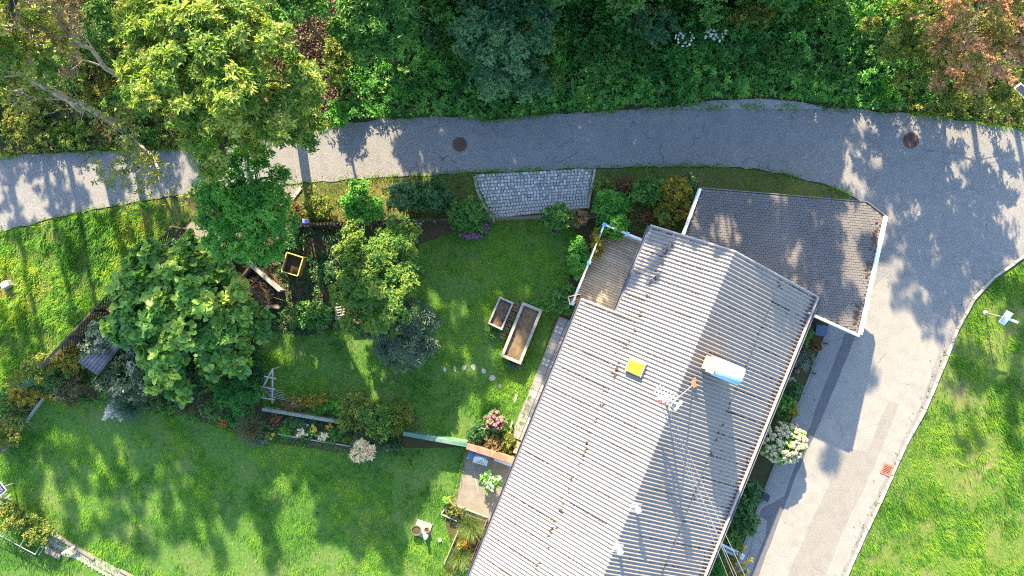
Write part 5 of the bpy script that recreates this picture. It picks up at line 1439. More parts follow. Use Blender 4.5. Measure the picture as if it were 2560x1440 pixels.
tree('spindle_tree', 'reddish autumn tinted tree in the upper right corner', 'tree', W(2350, 180),
     [PB(2430, 60, 4.2, 110, 1.0), PB(2500, 140, 3.6, 90, 0.9), PB(2380, 150, 3.0, 80, 0.8), PB(2540, 50, 4.0, 90, 1.0), PB(2340, 60, 3.4, 60, 0.8)], 'fine', LM['redtree'], BARKP, 0.09, dmul=0.85, gap=0.20, nbr=60, seed=10)
tree('bramble_tree', 'dull green thicket beneath the reddish tree at right', 'tree', W(2330, 230),
     [PB(2300, 150, 2.0, 80, 0.6), PB(2420, 210, 1.8, 80, 0.5), PB(2520, 210, 1.8, 70, 0.5), PB(2240, 80, 2.4, 70, 0.6)], 'fine', LM['olive'], BARK, 0.05, dmul=1.2, nbr=24, seed=11)
# bare pale branched trees at upper left
def bare_tree(label, base, path_, r0, seed, lmat_):
    rr = random.Random(seed)
    t = thing('bare_tree', label, 'tree', base, 'half bare pale trees by the road')
    mb = MB(); tips = []
    def grow(p, d, L, r, dep):
        pts = [p]; q = p.copy(); dd = d.copy()
        for i in range(4):
            dd = (dd + Vector((rr.uniform(-1, 1), rr.uniform(-1, 1), rr.uniform(-.5, .5))) * 0.22).normalized()
            q = q + dd * L / 4; pts.append(q.copy())
        mb.tube(pts, [r * (1 - 0.16 * i) for i in range(5)], 5)
        tips.append(q.copy())
        if dep <= 0: return
        for i in range(3):
            s = pts[rr.choice((2, 3, 4))]
            nd = (dd + Vector((rr.uniform(-1, 1), rr.uniform(-1, 1), rr.uniform(-.3, .5))) * 0.85).normalized()
            grow(s, nd, L * rr.uniform(.5, .75), r * 0.52, dep - 1)
    P = [W(a, b, z) for a, b, z in path_]
    mb.tube([base - Vector((0, 0, .05))] + P, [r0 * (1.25 - 0.8 * i / len(P)) for i in range(len(P) + 1)], 7)
    for a, b in zip(P[:-1], P[1:]):
        d = (b - a).normalized()
        for i in range(3):
            nd = (d + Vector((rr.uniform(-1, 1), rr.uniform(-1, 1), rr.uniform(0, .6)))).normalized()
            grow(a.lerp(b, rr.random()), nd, rr.uniform(.9, 1.5), r0 * 0.45, 2)
    grow(P[-1], (P[-1] - P[-2]).normalized(), 1.2, r0 * 0.45, 3)
    mb.build('trunk', BARKP, t, smooth=True)
    rg = np.random.default_rng(seed)
    T = np.array([tuple(p) for p in tips]); T = np.repeat(T, 3, 0) + rg.normal(0, .12, (len(T) * 3, 3))
    V, F, tt = sprays(rg, T, np.tile([0, 0, 1.0], (len(T), 1)) + rg.normal(0, .4, (len(T), 3)), 4, .12, .055, .3)
    link('crown', npmesh('crown', V - np.array(base), F, tt), lmat_, t, base)
    return t
bare_tree('half bare tree with pale trunk slanting in from the left edge', W(330, 330), [(205, 262, 3.0), (150, 240, 4.6), (60, 190, 5.6), (8, 150, 6.3)], 0.11, 3, LM['olive'])
bare_tree('half bare tree with forked pale twigs below the upper left corner', W(400, 250), [(262, 170, 3.2), (228, 120, 4.4), (200, 115, 5.0), (170, 80, 5.6)], 0.08, 8, LM['tan'])
bare_tree('thin dark branched tree leaning over the road at left', W(330, 345), [(380, 390, 2.2), (400, 430, 3.0), (380, 440, 3.4), (360, 410, 3.8)], 0.05, 12, LM['olive'])

# ------------------------------------------------------------------ shrubs, one by one
SH = [
 # name, label, x, y, rx, ry, height, colour, style, density
 ('privet_bush', 'bright sunlit green bush behind the dark picket fence', 905, 512, 62, 52, 1.5, 'bright', 'leafy', 1.5),
 ('laurel_bush', 'dark bluish bush between the bright bush and the glossy bush', 1008, 492, 46, 44, 1.4, 'bluish', 'fine', 1.3),
 ('laurel_bush', 'large dark glossy bush left of the cobbled drive', 1080, 492, 62, 46, 1.6, 'dark', 'leafy', 1.5),
 ('forsythia_bush', 'drooping mid green bush at the left corner of the cobbled drive', 1168, 540, 58, 50, 1.5, 'mid', 'fine', 1.5),
 ('hawthorn_bush', 'low dull bush at the roadside near the concrete apron', 800, 520, 50, 34, 0.7, 'olive', 'fine', 1.0),
 ('barberry_bush', 'small reddish brown bush beside the concrete apron', 738, 525, 22, 30, 0.6, 'rust', 'fine', 1.2),
 ('ivy_bush', 'round dark green ivy bush overgrowing the picket gate', 1392, 540, 50, 34, 1.5, 'mid', 'fine', 1.5),
 ('dry_climber', 'dry tan climber right of the picket gate', 1443, 548, 32, 28, 1.1, 'tan', 'fine', 1.2),
 ('fern_bush', 'vivid green feathery bush beside the cobbled drive', 1528, 508, 58, 36, 1.3, 'bright', 'pinnate', 1.6),
 ('wisteria_climber', 'light green climber wrapped round the deck corner post', 1532, 562, 46, 36, 1.7, 'bright', 'leafy', 1.5),
 ('barberry_bush', 'rust brown bush above the vivid feathery bush', 1566, 468, 30, 24, 0.9, 'rust', 'fine', 1.3),
 ('rose_bush', 'pale dusty pink green bush at the upper right corner of the cobbled drive', 1505, 466, 26, 24, 0.8, 'olive', 'fine', 1.2),
 ('cherry_laurel', 'dark green bush left of the yellowing bush', 1620, 482, 48, 44, 1.4, 'mid', 'leafy', 1.4),
 ('smoke_bush', 'tall yellow green bush turning orange beside the carport', 1684, 488, 48, 58, 1.8, 'yellow', 'leafy', 1.3),
 ('box_bush', 'dark bush squeezed against the white carport trim', 1722, 474, 24, 40, 1.1, 'dark', 'leafy', 1.3),
 ('young_maple', 'yellowish leafy shoots hanging over the concrete strip by the carport', 1668, 540, 36, 26, 1.5, 'olive', 'leafy', 1.1),
 ('potted_shrub', 'small reddish shrub on the dark paving above the roof corner', 1617, 545, 16, 14, 0.7, 'rust', 'leafy', 1.2),
 ('wisteria_climber', 'bright green climber growing along the outside of the deck', 1447, 640, 30, 58, 1.3, 'bright', 'leafy', 1.5),
 ('hop_climber', 'yellowish climber hanging on the left deck rail', 1492, 605, 16, 44, 1.5, 'yellow', 'leafy', 1.3),
 ('viburnum_bush', 'dark green bush below the deck beside the planter box', 1412, 752, 36, 42, 0.9, 'mid', 'leafy', 1.5),
 ('strawberry_plant', 'bright leafy tuft at the upper end of the long raised bed', 1352, 768, 26, 20, 0.4, 'bright', 'leafy', 1.4),
 ('mint_plant', 'low dark plant at the foot of the smaller raised bed', 1232, 832, 20, 11, 0.3, 'mid', 'fine', 1.2),
 ('lavender_plant', 'small bluish plant at the lower end of the long raised bed', 1288, 908, 18, 9, 0.3, 'silver', 'willow', 1.2),
 ('elder_bush', 'blue green bush between the lattice fence and the concrete pad', 436, 640, 32, 52, 1.8, 'bluish', 'leafy', 1.4),
 ('currant_bush', 'leafy bush below the vegetable plot left of the apple tree', 780, 786, 62, 38, 1.0, 'mid', 'leafy', 1.4),
 ('raspberry_bush', 'loose dark bush right of the yellow framed box', 820, 690, 34, 44, 0.7, 'dark', 'fine', 0.9),
 ('raspberry_bush', 'loose dark bush between the yellow framed box and the fence', 720, 605, 36, 22, 0.6, 'dark', 'fine', 0.9),
 ('thuja_bush', 'feathery bright green conifer beside the A shaped trellis', 596, 982, 66, 50, 1.6, 'thuja', 'needle', 1.3),
 ('thuja_bush', 'dark conifer in the shade behind the bright green conifer', 590, 905, 70, 46, 1.2, 'dark', 'needle', 1.0),
 ('privet_bush', 'big speckled shrub with white blossoms below the woodshed', 330, 935, 100, 78, 1.9, 'speckle', 'leafy', 1.5),
 ('privet_bush', 'speckled pale shrub hiding the right side of the woodshed', 258, 850, 44, 48, 2.2, 'speckle', 'leafy', 1.3),
 ('snowberry_bush', 'yellow green rounded bush above the slanted green box', 105, 925, 54, 46, 1.4, 'olive', 'fine', 1.5),
 ('cotoneaster_bush', 'small light leaved bush at the lower end of the lattice fence', 178, 905, 34, 38, 1.2, 'yellow', 'leafy', 1.2),
 ('cotoneaster_bush', 'dark bush under the lower end of the lattice fence', 150, 950, 40, 36, 1.0, 'dark', 'leafy', 1.2),
 ('spiraea_bush', 'greyish feathery shrub at the top of the lower lawn', 178, 975, 46, 40, 1.1, 'brown_grass', 'willow', 1.3),
 ('goldenrod_bush', 'yellow flowering shrub by the thin lawn edging', 62, 990, 42, 28, 1.0, 'yellow', 'fine', 1.5),
 ('weigela_bush', 'dull green bush left of the thin lawn edging', 22, 1085, 44, 44, 0.9, 'olive', 'fine', 1.2),
 ('boxwood_bush', 'dark green bush at the far left below the yellow shrub', 5, 1010, 30, 36, 1.0, 'mid', 'fine', 1.3),
 ('euonymus_bush', 'mottled bush at the corner by the wire railing', 40, 1290, 54, 40, 1.0, 'olive', 'fine', 1.4),
 ('euonymus_bush', 'lighter olive bush right of the wire railing', 95, 1330, 46, 36, 0.9, 'olive', 'fine', 1.1),
 ('hosta_plant', 'broad leaved pale plant at the left edge below the framed board', 5, 1255, 18, 16, 0.5, 'silver', 'broad', 1.5),
 ('rose_bush', 'yellowish olive rose bush above the cream pampas grass', 892, 1030, 60, 52, 1.2, 'olive', 'leafy', 1.1),
 ('rose_bush', 'dark green rose bush right of the yellowish olive one', 948, 1052, 48, 48, 1.2, 'apple', 'leafy', 1.3),
 ('broom_bush', 'thin stemmed olive bush at the end of the green wall', 1000, 1045, 40, 46, 1.0, 'olive', 'willow', 1.2),
 ('heather_plant', 'yellow tuft of wild plants behind the grey wall', 782, 1002, 44, 22, 0.5, 'yellow', 'fine', 1.2),
 ('clover_plant', 'bright green weeds behind the grey wall', 820, 1020, 44, 20, 0.45, 'bright', 'fine', 1.3),
 ('sedum_plant', 'brownish weeds at the left end of the grey wall', 730, 1008, 38, 22, 0.4, 'tan', 'fine', 0.9),
 ('azalea_bush', 'low dark bush left of the pink hydrangea', 1192, 1080, 28, 28, 0.7, 'dark', 'fine', 1.4),
 ('azalea_bush', 'dry tan bush between the pink hydrangea and the terracotta wall', 1236, 1108, 28, 22, 0.6, 'tan', 'fine', 1.1),
 ('fuchsia_bush', 'brownish bush between edging board and house path', 1272, 1100, 18, 34, 0.6, 'olive', 'fine', 1.1),
 ('cotoneaster_bush', 'dark ground cover right of the cream pampas grass', 985, 1118, 26, 24, 0.4, 'dark', 'fine', 1.2),
 ('juniper_bush', 'green bush at the upper end of the drive side bed', 2008, 830, 24, 34, 0.9, 'mid', 'fine', 1.4),
 ('barberry_bush', 'dark reddish bush below the cabinet by the carport', 2030, 866, 26, 16, 0.6, 'rust', 'fine', 1.2),
 ('lavender_bush', 'pale grey lavender clump in the drive side bed', 2008, 898, 28, 26, 0.5, 'lavender', 'willow', 1.6),
 ('peony_bush', 'mid green bush in the middle of the drive side bed', 1985, 975, 22, 34, 0.6, 'dark', 'fine', 1.4),
 ('peony_bush', 'broad leaved green bush above the white hydrangea', 1958, 1015, 28, 26, 0.8, 'mid', 'broad', 1.6),
 ('sage_bush', 'glowing yellow green bush above the white hydrangea', 1980, 1026, 13, 17, 0.9, 'yellow', 'leafy', 1.6),
 ('rhododendron_bush', 'dark broad leaved bush below the entrance paving', 1866, 1238, 38, 40, 1.1, 'dark', 'broad', 1.8),
 ('rhododendron_bush', 'dark broad leaved bush in the middle of the front bed', 1852, 1298, 40, 42, 1.0, 'dark', 'broad', 1.7),
 ('rhododendron_bush', 'mid green bush at the lower end of the front bed', 1822, 1342, 34, 36, 0.9, 'mid', 'leafy', 1.5),
 ('cypress_bush', 'green conifer under the eaves at the bottom edge', 1782, 1420, 40, 40, 1.6, 'thuja', 'needle', 1.3),
 ('lamium_bush', 'low dark bush at the lawn edge left of the thin grass fan', 430, 1015, 40, 20, 0.5, 'mid', 'fine', 1.3),
 ('lamium_bush', 'low green bush between the orange flowers and the brownish grass mound', 590, 1050, 34, 20, 0.5, 'thuja', 'fine', 1.3),
 ('catmint_bush', 'grey green bush spilling over the left flower bed edge', 650, 1100, 30, 16, 0.4, 'silver', 'fine', 1.2),
 ('catmint_bush', 'dark mixed plants against the grey wall in the flower bed', 740, 1055, 40, 10, 0.45, 'dark', 'fine', 1.3),
 ('catmint_bush', 'dark mixed plants at the right end of the grey wall', 850, 1078, 34, 16, 0.45, 'mid', 'fine', 1.3),
 ('catmint_bush', 'low plants between the rose bushes and the cream pampas grass', 875, 1098, 26, 14, 0.35, 'olive', 'fine', 1.2),
 ('lamium_bush', 'dark bush filling the corner left of the A shaped trellis', 640, 945, 30, 44, 0.9, 'dark', 'fine', 1.2),
 ('lamium_bush', 'shaded bush below the large leaved tree beside the grass fan', 530, 935, 44, 36, 1.0, 'mid', 'fine', 1.2),
 ('lamium_bush', 'shaded bush left of the grass fan under the large leaved tree', 420, 960, 44, 34, 1.0, 'dark', 'fine', 1.2),
 # wood edge
 ('hazel_bush', 'sunlit yellow green bush on the road edge right of the walnut', 850, 285, 26, 34, 1.0, 'bright', 'leafy', 1.4),
 ('ivy_bush', 'tangled ivy clad bush at the top beside the brown slope', 840, 150, 40, 70, 2.0, 'olive', 'fine', 1.3),
 ('dogwood_bush', 'dark bush at the top edge right of the hazel', 1075, 60, 50, 70, 1.6, 'dark', 'leafy', 1.0),
 ('dogwood_bush', 'lighter leafy bush right of the elder near the road', 1372, 190, 34, 50, 1.4, 'apple', 'leafy', 1.2),
 ('nettle_bush', 'fresh green nettles at the road edge below the elder', 1380, 235, 34, 22, 0.6, 'bright', 'fine', 1.3),
 ('bramble_bush', 'feathery green bramble in the middle of the wood edge', 1500, 150, 70, 60, 1.0, 'ash', 'pinnate', 1.1),
 ('bramble_bush', 'dark bramble at the top edge above the white blossoms', 1640, 60, 70, 50, 1.5, 'bluish', 'leafy', 1.1),
 ('bramble_bush', 'olive bush at the top edge right of the white blossoms', 1880, 40, 56, 40, 1.7, 'olive', 'fine', 1.4),
 ('bramble_bush', 'fresh green bush at the top edge left of the bare gap', 2080, 40, 70, 46, 1.5, 'ash', 'leafy', 1.2),
 ('bramble_bush', 'dark tangle at the top edge left of the reddish tree', 2190, 110, 60, 60, 1.3, 'mid', 'fine', 1.1),
 ('bramble_bush', 'sunlit tuft of grassy weeds at the road edge near the large manhole', 2215, 230, 26, 46, 0.6, 'bright', 'willow', 1.2),
 ('bramble_bush', 'bushy weeds in the wood edge above the gravel', 1950, 150, 80, 50, 0.9, 'mid', 'leafy', 1.1),
 ('bramble_bush', 'bushy weeds in the wood edge below the white blossoms', 1720, 160, 80, 50, 0.9, 'nettle', 'leafy', 1.1),
 ('hawthorn_bush', 'brown green roadside bush at the far left road edge', 60, 325, 70, 46, 0.6, 'olive', 'fine', 1.0),
 ('hawthorn_bush', 'olive roadside bush second from the left road edge', 180, 332, 60, 40, 0.6, 'walnut', 'fine', 0.9),
 ('hawthorn_bush', 'sparse tan bush above the road near the leaning trunk', 280, 310, 60, 40, 0.6, 'tan', 'fine', 0.7),
 ('hawthorn_bush', 'green bush above the road left of the walnut crown', 350, 340, 60, 32, 0.6, 'ash', 'leafy', 1.0),
 ('hawthorn_bush', 'dark green undergrowth bush beneath the walnut at left', 330, 250, 70, 60, 1.6, 'mid', 'fine', 1.0),
 ('hawthorn_bush', 'dark green thicket between the pale tree and the walnut', 250, 70, 70, 90, 2.2, 'mid', 'fine', 1.0),
 ('hawthorn_bush', 'green thicket behind the forked pale twigs', 140, 190, 70, 60, 2.0, 'ash', 'fine', 0.9),
]
for (nm, lab, x, y, rx, ry, h, c, sty, dm) in SH:
    m = {'brown_grass': 'brown_grass'}.get(c, c)
    shrub(nm, lab, x, y, rx, ry, h, LM[m], sty, dmul=dm)

# ------------------------------------------------------------------ hydrangeas
def hydrangea(label, px, py, rx, ry, h, n, lmat_, fmat, r):
    t = shrub('hydrangea_bush', label, px, py, rx, ry, h, lmat_, 'broad', dmul=1.5)
    rg = np.random.default_rng(px)
    P = rdir(rg, 60); P = np.concatenate([P * (r * 0.92)])
    V, F, tt = sprays(rg, P, P, 4, r * 0.5, r * 0.42, 0.1)
    B = MB(); B.blob((0, 0, 0), r * 0.8, 0.1, 1)
    bv = np.array([tuple(v) for v in B.v]); bf = np.array(B.f)
    me = npmesh('flower_head', np.concatenate([V, bv]), np.concatenate([F, bf + len(V)]), np.concatenate([tt, np.full(len(bf), .4)]))
    me.materials.append(fmat)
    z = h * 0.62; c = W(px, py, z); f = (CAM_H - z) / CAM_H / SCALE
    for i in range(n):
        a = rg.uniform(0, 6.28); q = math.sqrt(rg.uniform(0.02, 1.0))
        x, y = math.cos(a) * rx * f * q * 0.98, math.sin(a) * ry * f * q * 0.98
        zz = h * 0.48 + h * 0.52 * math.sqrt(max(0, 1 - q * q * 0.94)) + rg.uniform(-.05, .05)
        o = bpy.data.objects.new('flower_head', me); COL.objects.link(o); o.parent = t
        o.location = Vector((c.x + x, c.y + y, zz)) - ORG[t.name]
        s = rg.uniform(0.75, 1.2); o.scale = (s, s, s * rg.uniform(.9, 1.3)); o.rotation_euler = (x / 1.2, 0, a)
    return t
hydrangea('big white panicle hydrangea at the house corner beside the driveway', 1957, 1107, 60, 55, 1.35, 150, LM['bright'], LM['hydrangea'], 0.072)
hydrangea('pink flowering hydrangea beside the lower garden path', 1236, 1052, 26, 24, 0.8, 34, LM['mid'], LM['pink'], 0.07)

# ------------------------------------------------------------------ grasses and flowers
def grass_clump(name, label, px, py, r_px, h, n, lmat_, plume=None, nplume=0, lean=0.75, seed=0, group=None, wd=0.018):
    rg = np.random.default_rng(seed + px)
    f = 1 / SCALE; c = W(px, py, 0); R = r_px * f
    t = thing(name, label, 'grass' if plume is None else 'pampas grass', c, group)
    P = rg.normal(0, 1, (n, 3)) * np.array([R * .14, R * .14, 0]); P[:, 2] = 0
    Lb = np.hypot(R, h * 0.75) * rg.uniform(0.6, 1.15, n)
    V, F, tt = blades(rg, P, Lb, np.full(n, wd), np.clip(rg.normal(lean, 0.28, n), .05, 1.3), np.clip(rg.normal(.5, .25, n), 0, 1), seg=4)
    V[:, 2] = np.maximum(V[:, 2], 0.02)
    link('blades', npmesh('blades', V, F, tt), lmat_, t, c)
    if plume is not None:
        pl_me = []
        for q in range(3):
            m = 110; zz = rg.uniform(0, 1, m); ax = np.stack([rg.normal(0, .03, m), rg.normal(0, .03, m), zz * .42], 1)
            D = unit(np.stack([rg.normal(0, 1, m), rg.normal(0, 1, m), rg.uniform(.2, 1.2, m)], 1))
            V, F, tt = sprays(rg, ax, D, 2, .13, .035, .5)
            me = npmesh('plume', V, F, tt); me.materials.append(plume); pl_me.append(me)
        for i in range(nplume):
            a = rg.uniform(0, 6.28); q = rg.uniform(0.05, .34) * R * 1.2
            o = bpy.data.objects.new('plume', pl_me[i % 3]); COL.objects.link(o); o.parent = t
            p = Vector((math.cos(a) * q, math.sin(a) * q, h * rg.uniform(.75, 1.0)))
            o.location = p; o.rotation_euler = (rg.uniform(-.5, .5), rg.uniform(-.5, .5), a); o.scale = (1.3, 1.3, 1.0)
            k = MB(); k.tube([c + Vector((0, 0, 0.02)), c + p * 0.6 + Vector((0, 0, .1)), c + p + Vector((0, 0, 0.05))], 0.006, 4); k.build('stalk', LM['plume'], t)
    return t
grass_clump('pampas_clump', 'cream plumed pampas grass at the end of the flower bed', 922, 1112, 42, 1.1, 620, LM['blue_grass'], LM['plume'], 22)
grass_clump('pampas_clump', 'blue green pampas grass with flopped white plumes in the shrub border', 335, 1012, 46, 1.0, 620, LM['blue_grass'])
grass_clump('grass_clump', 'pale green fountain grass in the patio bed near the house', 1177, 1308, 42, 0.8, 620, LM['green_grass'], group='grass clumps by the patio')
grass_clump('grass_clump', 'second fountain grass lower down in the patio bed', 1153, 1386, 36, 0.7, 520, LM['green_grass'], group='grass clumps by the patio')
grass_clump('grass_clump', 'small pale grass tuft between the two fountain grasses', 1162, 1345, 22, 0.5, 220, LM['yellow'], group='grass clumps by the patio')
grass_clump('grass_clump', 'small grass tuft at the bottom edge of the patio bed', 1127, 1424, 20, 0.5, 240, LM['green_grass'], group='grass clumps by the patio')
grass_clump('grass_clump', 'long leaved pale grass spilling over the thin lawn edging', 55, 1028, 46, 0.9, 260, LM['green_grass'], lean=0.95, wd=0.028)
grass_clump('grass_clump', 'grey green grass fan right of the white plumes', 476, 962, 52, 0.9, 520, LM['blue_grass'])
grass_clump('grass_clump', 'brownish green grass mound at the left end of the flower bed', 634, 1066, 44, 0.7, 700, LM['brown_grass'])
grass_clump('grass_clump', 'feathery grass between tub and conifer in the shrub border', 475, 1012, 34, 0.6, 380, LM['brown_grass'])
grass_clump('grass_clump', 'bright green grass tuft in the narrow flower bed', 717, 1074, 17, 0.4, 260, LM['bright'])
grass_clump('grass_clump', 'dark strappy tuft in the middle of the flower bed', 840, 1086, 20, 0.4, 240, LM['mid'])
# flopped white plumes
wp = thing('white_plumes', 'mass of white grass plumes lying over the edge of the lower lawn', 'plumes', W(292, 1020))
rg = np.random.default_rng(77)
for i in range(16):
    m = 70; c = W(rg.normal(292, 12), rg.normal(1018, 6), rg.uniform(.15, .45)); a = rg.normal(-1.9, .7)
    dr = np.array([math.cos(a), math.sin(a), -.1]); q = rg.uniform(0, .3, m)
    Pp = np.array(c) + dr[None] * q[:, None] + rg.normal(0, .02, (m, 3))
    V, F, tt = sprays(rg, Pp, np.tile(dr, (m, 1)) + rg.normal(0, .5, (m, 3)), 2, .12, .04, .4)
    L0 = ORG[wp.name]; link('plume', npmesh('plume', V - np.array(L0), F, tt), LM['white_plume'], wp, L0)

def flowers(name, label, px, py, rx, ry, h, n, fm, gm, r=0.05, gd=1.0):
    t = shrub(name, label, px, py, rx, ry, h, LM[gm], 'fine', dmul=gd, cat='flower', stem=False, lobes=3)
    rg = np.random.default_rng(px * 3 + py)
    me_p = np.array([[0, 0, 0.0]]); V, F, tt = sprays(rg, me_p, np.array([[0, 0, 1.0]]), 7, r, r * .6, .15)
    me = npmesh('blossom', V, F, tt); me.materials.append(LM[fm])
    c = W(px, py, h)
    for i in range(n):
        o = bpy.data.objects.new('blossom', me); COL.objects.link(o); o.parent = t
        a = rg.uniform(0, 6.28); q = math.sqrt(rg.uniform(0, 1))
        o.location = Vector((c.x + math.cos(a) * rx / 60 * q, c.y + math.sin(a) * ry / 60 * q, h * rg.uniform(.75, 1.1))) - ORG[t.name]
        s = rg.uniform(.7, 1.4); o.scale = (s, s, s); o.rotation_euler = (rg.uniform(-.5, .5), rg.uniform(-.5, .5), a)
    return t
flowers('aster_cushion', 'arc of small magenta asters at the upper garden lawn edge', 1178, 590, 30, 8, 0.35, 60, 'magenta', 'dark')
flowers('aster_cushion', 'short row of magenta asters nearest the picket gate', 1212, 572, 10, 16, 0.35, 28, 'magenta', 'dark')
flowers('marigold_plant', 'small orange flowering plant at the foot of the conifer', 556, 1058, 13, 12, 0.35, 26, 'orange', 'mid')
flowers('marigold_plant', 'yellow flowers at the lawn side of the narrow flower bed', 676, 1090, 13, 7, 0.3, 16, 'yellow_fl', 'mid')
flowers('marigold_plant', 'orange and yellow flowers in the middle of the flower bed', 780, 1078, 9, 16, 0.4, 22, 'yellow_fl', 'mid')
flowers('marigold_plant', 'orange flowers nearest the grey wall in the flower bed', 823, 1067, 8, 8, 0.4, 12, 'orange', 'mid')
flowers('sedum_plant', 'pale star shaped plant left of the orange flowers', 755, 1082, 12, 10, 0.3, 14, 'plume', 'olive', 0.09)
flowers('sedum_plant', 'pale pinkish star shaped plant right of the orange flowers', 806, 1090, 12, 10, 0.3, 14, 'plume', 'olive', 0.09)
flowers('heuchera_plant', 'dark red leaved plant in the narrow flower bed', 688, 1050, 14, 18, 0.4, 20, 'rust', 'rust', 0.08)
flowers('hosta_plant', 'small pale hosta behind the flower bed edging', 768, 1060, 22, 10, 0.3, 5, 'white_fl', 'silver')
flowers('oleander_shrub', 'potted oleander with whitish blossoms on the patio', 1226, 1203, 24, 24, 1.1, 26, 'white_fl', 'bright', 0.05, 1.6)
flowers('sunflower_plant', 'yellow flowering plant at the patio bed corner', 1117, 1249, 9, 8, 0.5, 12, 'yellow_fl', 'bright')
flowers('salvia_plant', 'mixed autumn plants in the small patio bed', 1137, 1276, 24, 14, 0.4, 12, 'rust', 'olive')
flowers('rose_plant', 'low plant with one red bloom between the fountain grasses', 1156, 1362, 8, 6, 0.55, 3, 'orange', 'olive', 0.08)
flowers('lettuce_plant', 'small bright green plant at the bottom of the patio bed', 1157, 1426, 14, 12, 0.3, 2, 'white_fl', 'bright')
flowers('autumn_plant', 'orange brown plant filling the planter box by the deck', 1437, 748, 10, 7, 1.05, 10, 'orange', 'tan')
flowers('meadowsweet', 'cluster of small white blossoms at the left in the wood edge', 1712, 96, 26, 16, 1.0, 30, 'white_fl', 'mid', 0.042)
flowers('meadowsweet', 'cluster of small white blossoms at the right in the wood edge', 1788, 84, 30, 16, 1.0, 34, 'white_fl', 'mid', 0.042)
flowers('rose_hip_plant', 'row of pale round seed heads behind the picket fence', 1000, 555, 60, 14, 0.7, 20, 'plume', 'dark', 0.06)
flowers('daisy_plant', 'white flowering ground cover beside the dark ground cover', 972, 1120, 16, 10, 0.25, 16, 'white_fl', 'dark')
# golden conifer spray at the bottom
t = thing('golden_cypress', 'yellow feathery conifer sprays at the bottom edge by the letter box', 'shrub', W(1825, 1440))
rg = np.random.default_rng(31); L0 = ORG[t.name]
c0 = W(1800, 1450, 0.9)
for i, (x, y) in enumerate([(1861, 1366), (1880, 1398), (1870, 1428), (1845, 1395), (1830, 1420), (1860, 1455), (1840, 1450), (1815, 1405), (1820, 1460), (1800, 1425)]):
    e = W(x, y, 1.25 + rg.uniform(-.15, .15)); m = 90; s = np.linspace(0.15, 1, m)[:, None]
    Pp = np.array(c0)[None] * (1 - s) + np.array(e)[None] * s + rg.normal(0, .035, (m, 3)) * (1.25 - s)
    D = unit(np.array(e - c0)[None] + rg.normal(0, .9, (m, 3)))
    V, F, tt = sprays(rg, Pp, D, 4, .10, .03, .8)
    link('spray', npmesh('spray', V - np.array(L0), F, tt), LM['yellow'], t, L0)
k = MB(); k.tube([Vector((L0.x, L0.y, -.03)), c0], [0.05, 0.03], 6); k.build('stem', BARK, t)

# butterbur and other single broad plants on the wood edge
def rosette(label, px, py, n, L, m, h=0.25, seed=0):
    rg = np.random.default_rng(px + seed); c = W(px, py)
    P = np.tile(np.array([[0, 0, h]]), (n, 1)) + rg.normal(0, .04, (n, 3))
    a = np.arange(n) * 2 * math.pi / n + rg.normal(0, .25, n)
    D = unit(np.stack([np.cos(a), np.sin(a), rg.uniform(.0, .5, n)], 1)); N_ = unit(np.stack([-np.cos(a) * .3, -np.sin(a) * .3, np.ones(n)], 1))
    ls = L * rg.uniform(.7, 1.2, n)
    V, F, q = leaf_geo(P, D, N_, ls, ls * .42, .2, .25, True)
    t = thing('dock_plant', label, 'plant', c, 'broad leaved plants on the wood edge')
    link('leaves', npmesh('leaves', V, F, np.repeat(rg.uniform(.2, .9, n), q)), LM[m], t, c)
    k = MB()
    for i in range(n): k.tube([c, c + Vector(P[i])], 0.008, 4)
    k.build('stem', LM[m], t)
for (x, y, n, L, m, lab) in [
    (1100, 270, 9, .42, 'bluish', 'pale star shaped dock plant at the road edge above the small manhole'),
    (1500, 240, 10, .42, 'ash', 'largest star shaped dock plant at the road edge right of the elder'),
    (918, 270, 8, .36, 'bright', 'dock plant right of the sunlit roadside bush'),
    (1015, 180, 8, .36, 'mid', 'dock plant in the shade below the hazel'),
    (1145, 232, 8, .38, 'mid', 'dock plant just below the dark elder'),
    (1330, 250, 8, .36, 'ash', 'dock plant at the road edge under the elder'),
    (1430, 215, 9, .40, 'mid', 'dock plant between the fresh nettles and the feathery bramble'),
    (1590, 205, 8, .36, 'ash', 'dock plant right of the feathery bramble'),
    (1655, 225, 9, .36, 'ash', 'dock plant above the left end of the gravel'),
    (1840, 215, 9, .36, 'ash', 'dock plant above the middle of the gravel'),
    (1890, 170, 8, .32, 'mid', 'dock plant higher up above the middle of the gravel'),
    (2005, 190, 8, .32, 'ash', 'dock plant above the right end of the gravel'),
    (2030, 60, 9, .40, 'mid', 'broad dock plant at the top edge beneath the fresh green bush'),
    (1720, 200, 8, .32, 'mid', 'dock plant below the left white blossoms'),
    (2290, 205, 8, .34, 'mid', 'dock plant above the large manhole'),
]: rosette(lab, x, y, n, L, m)

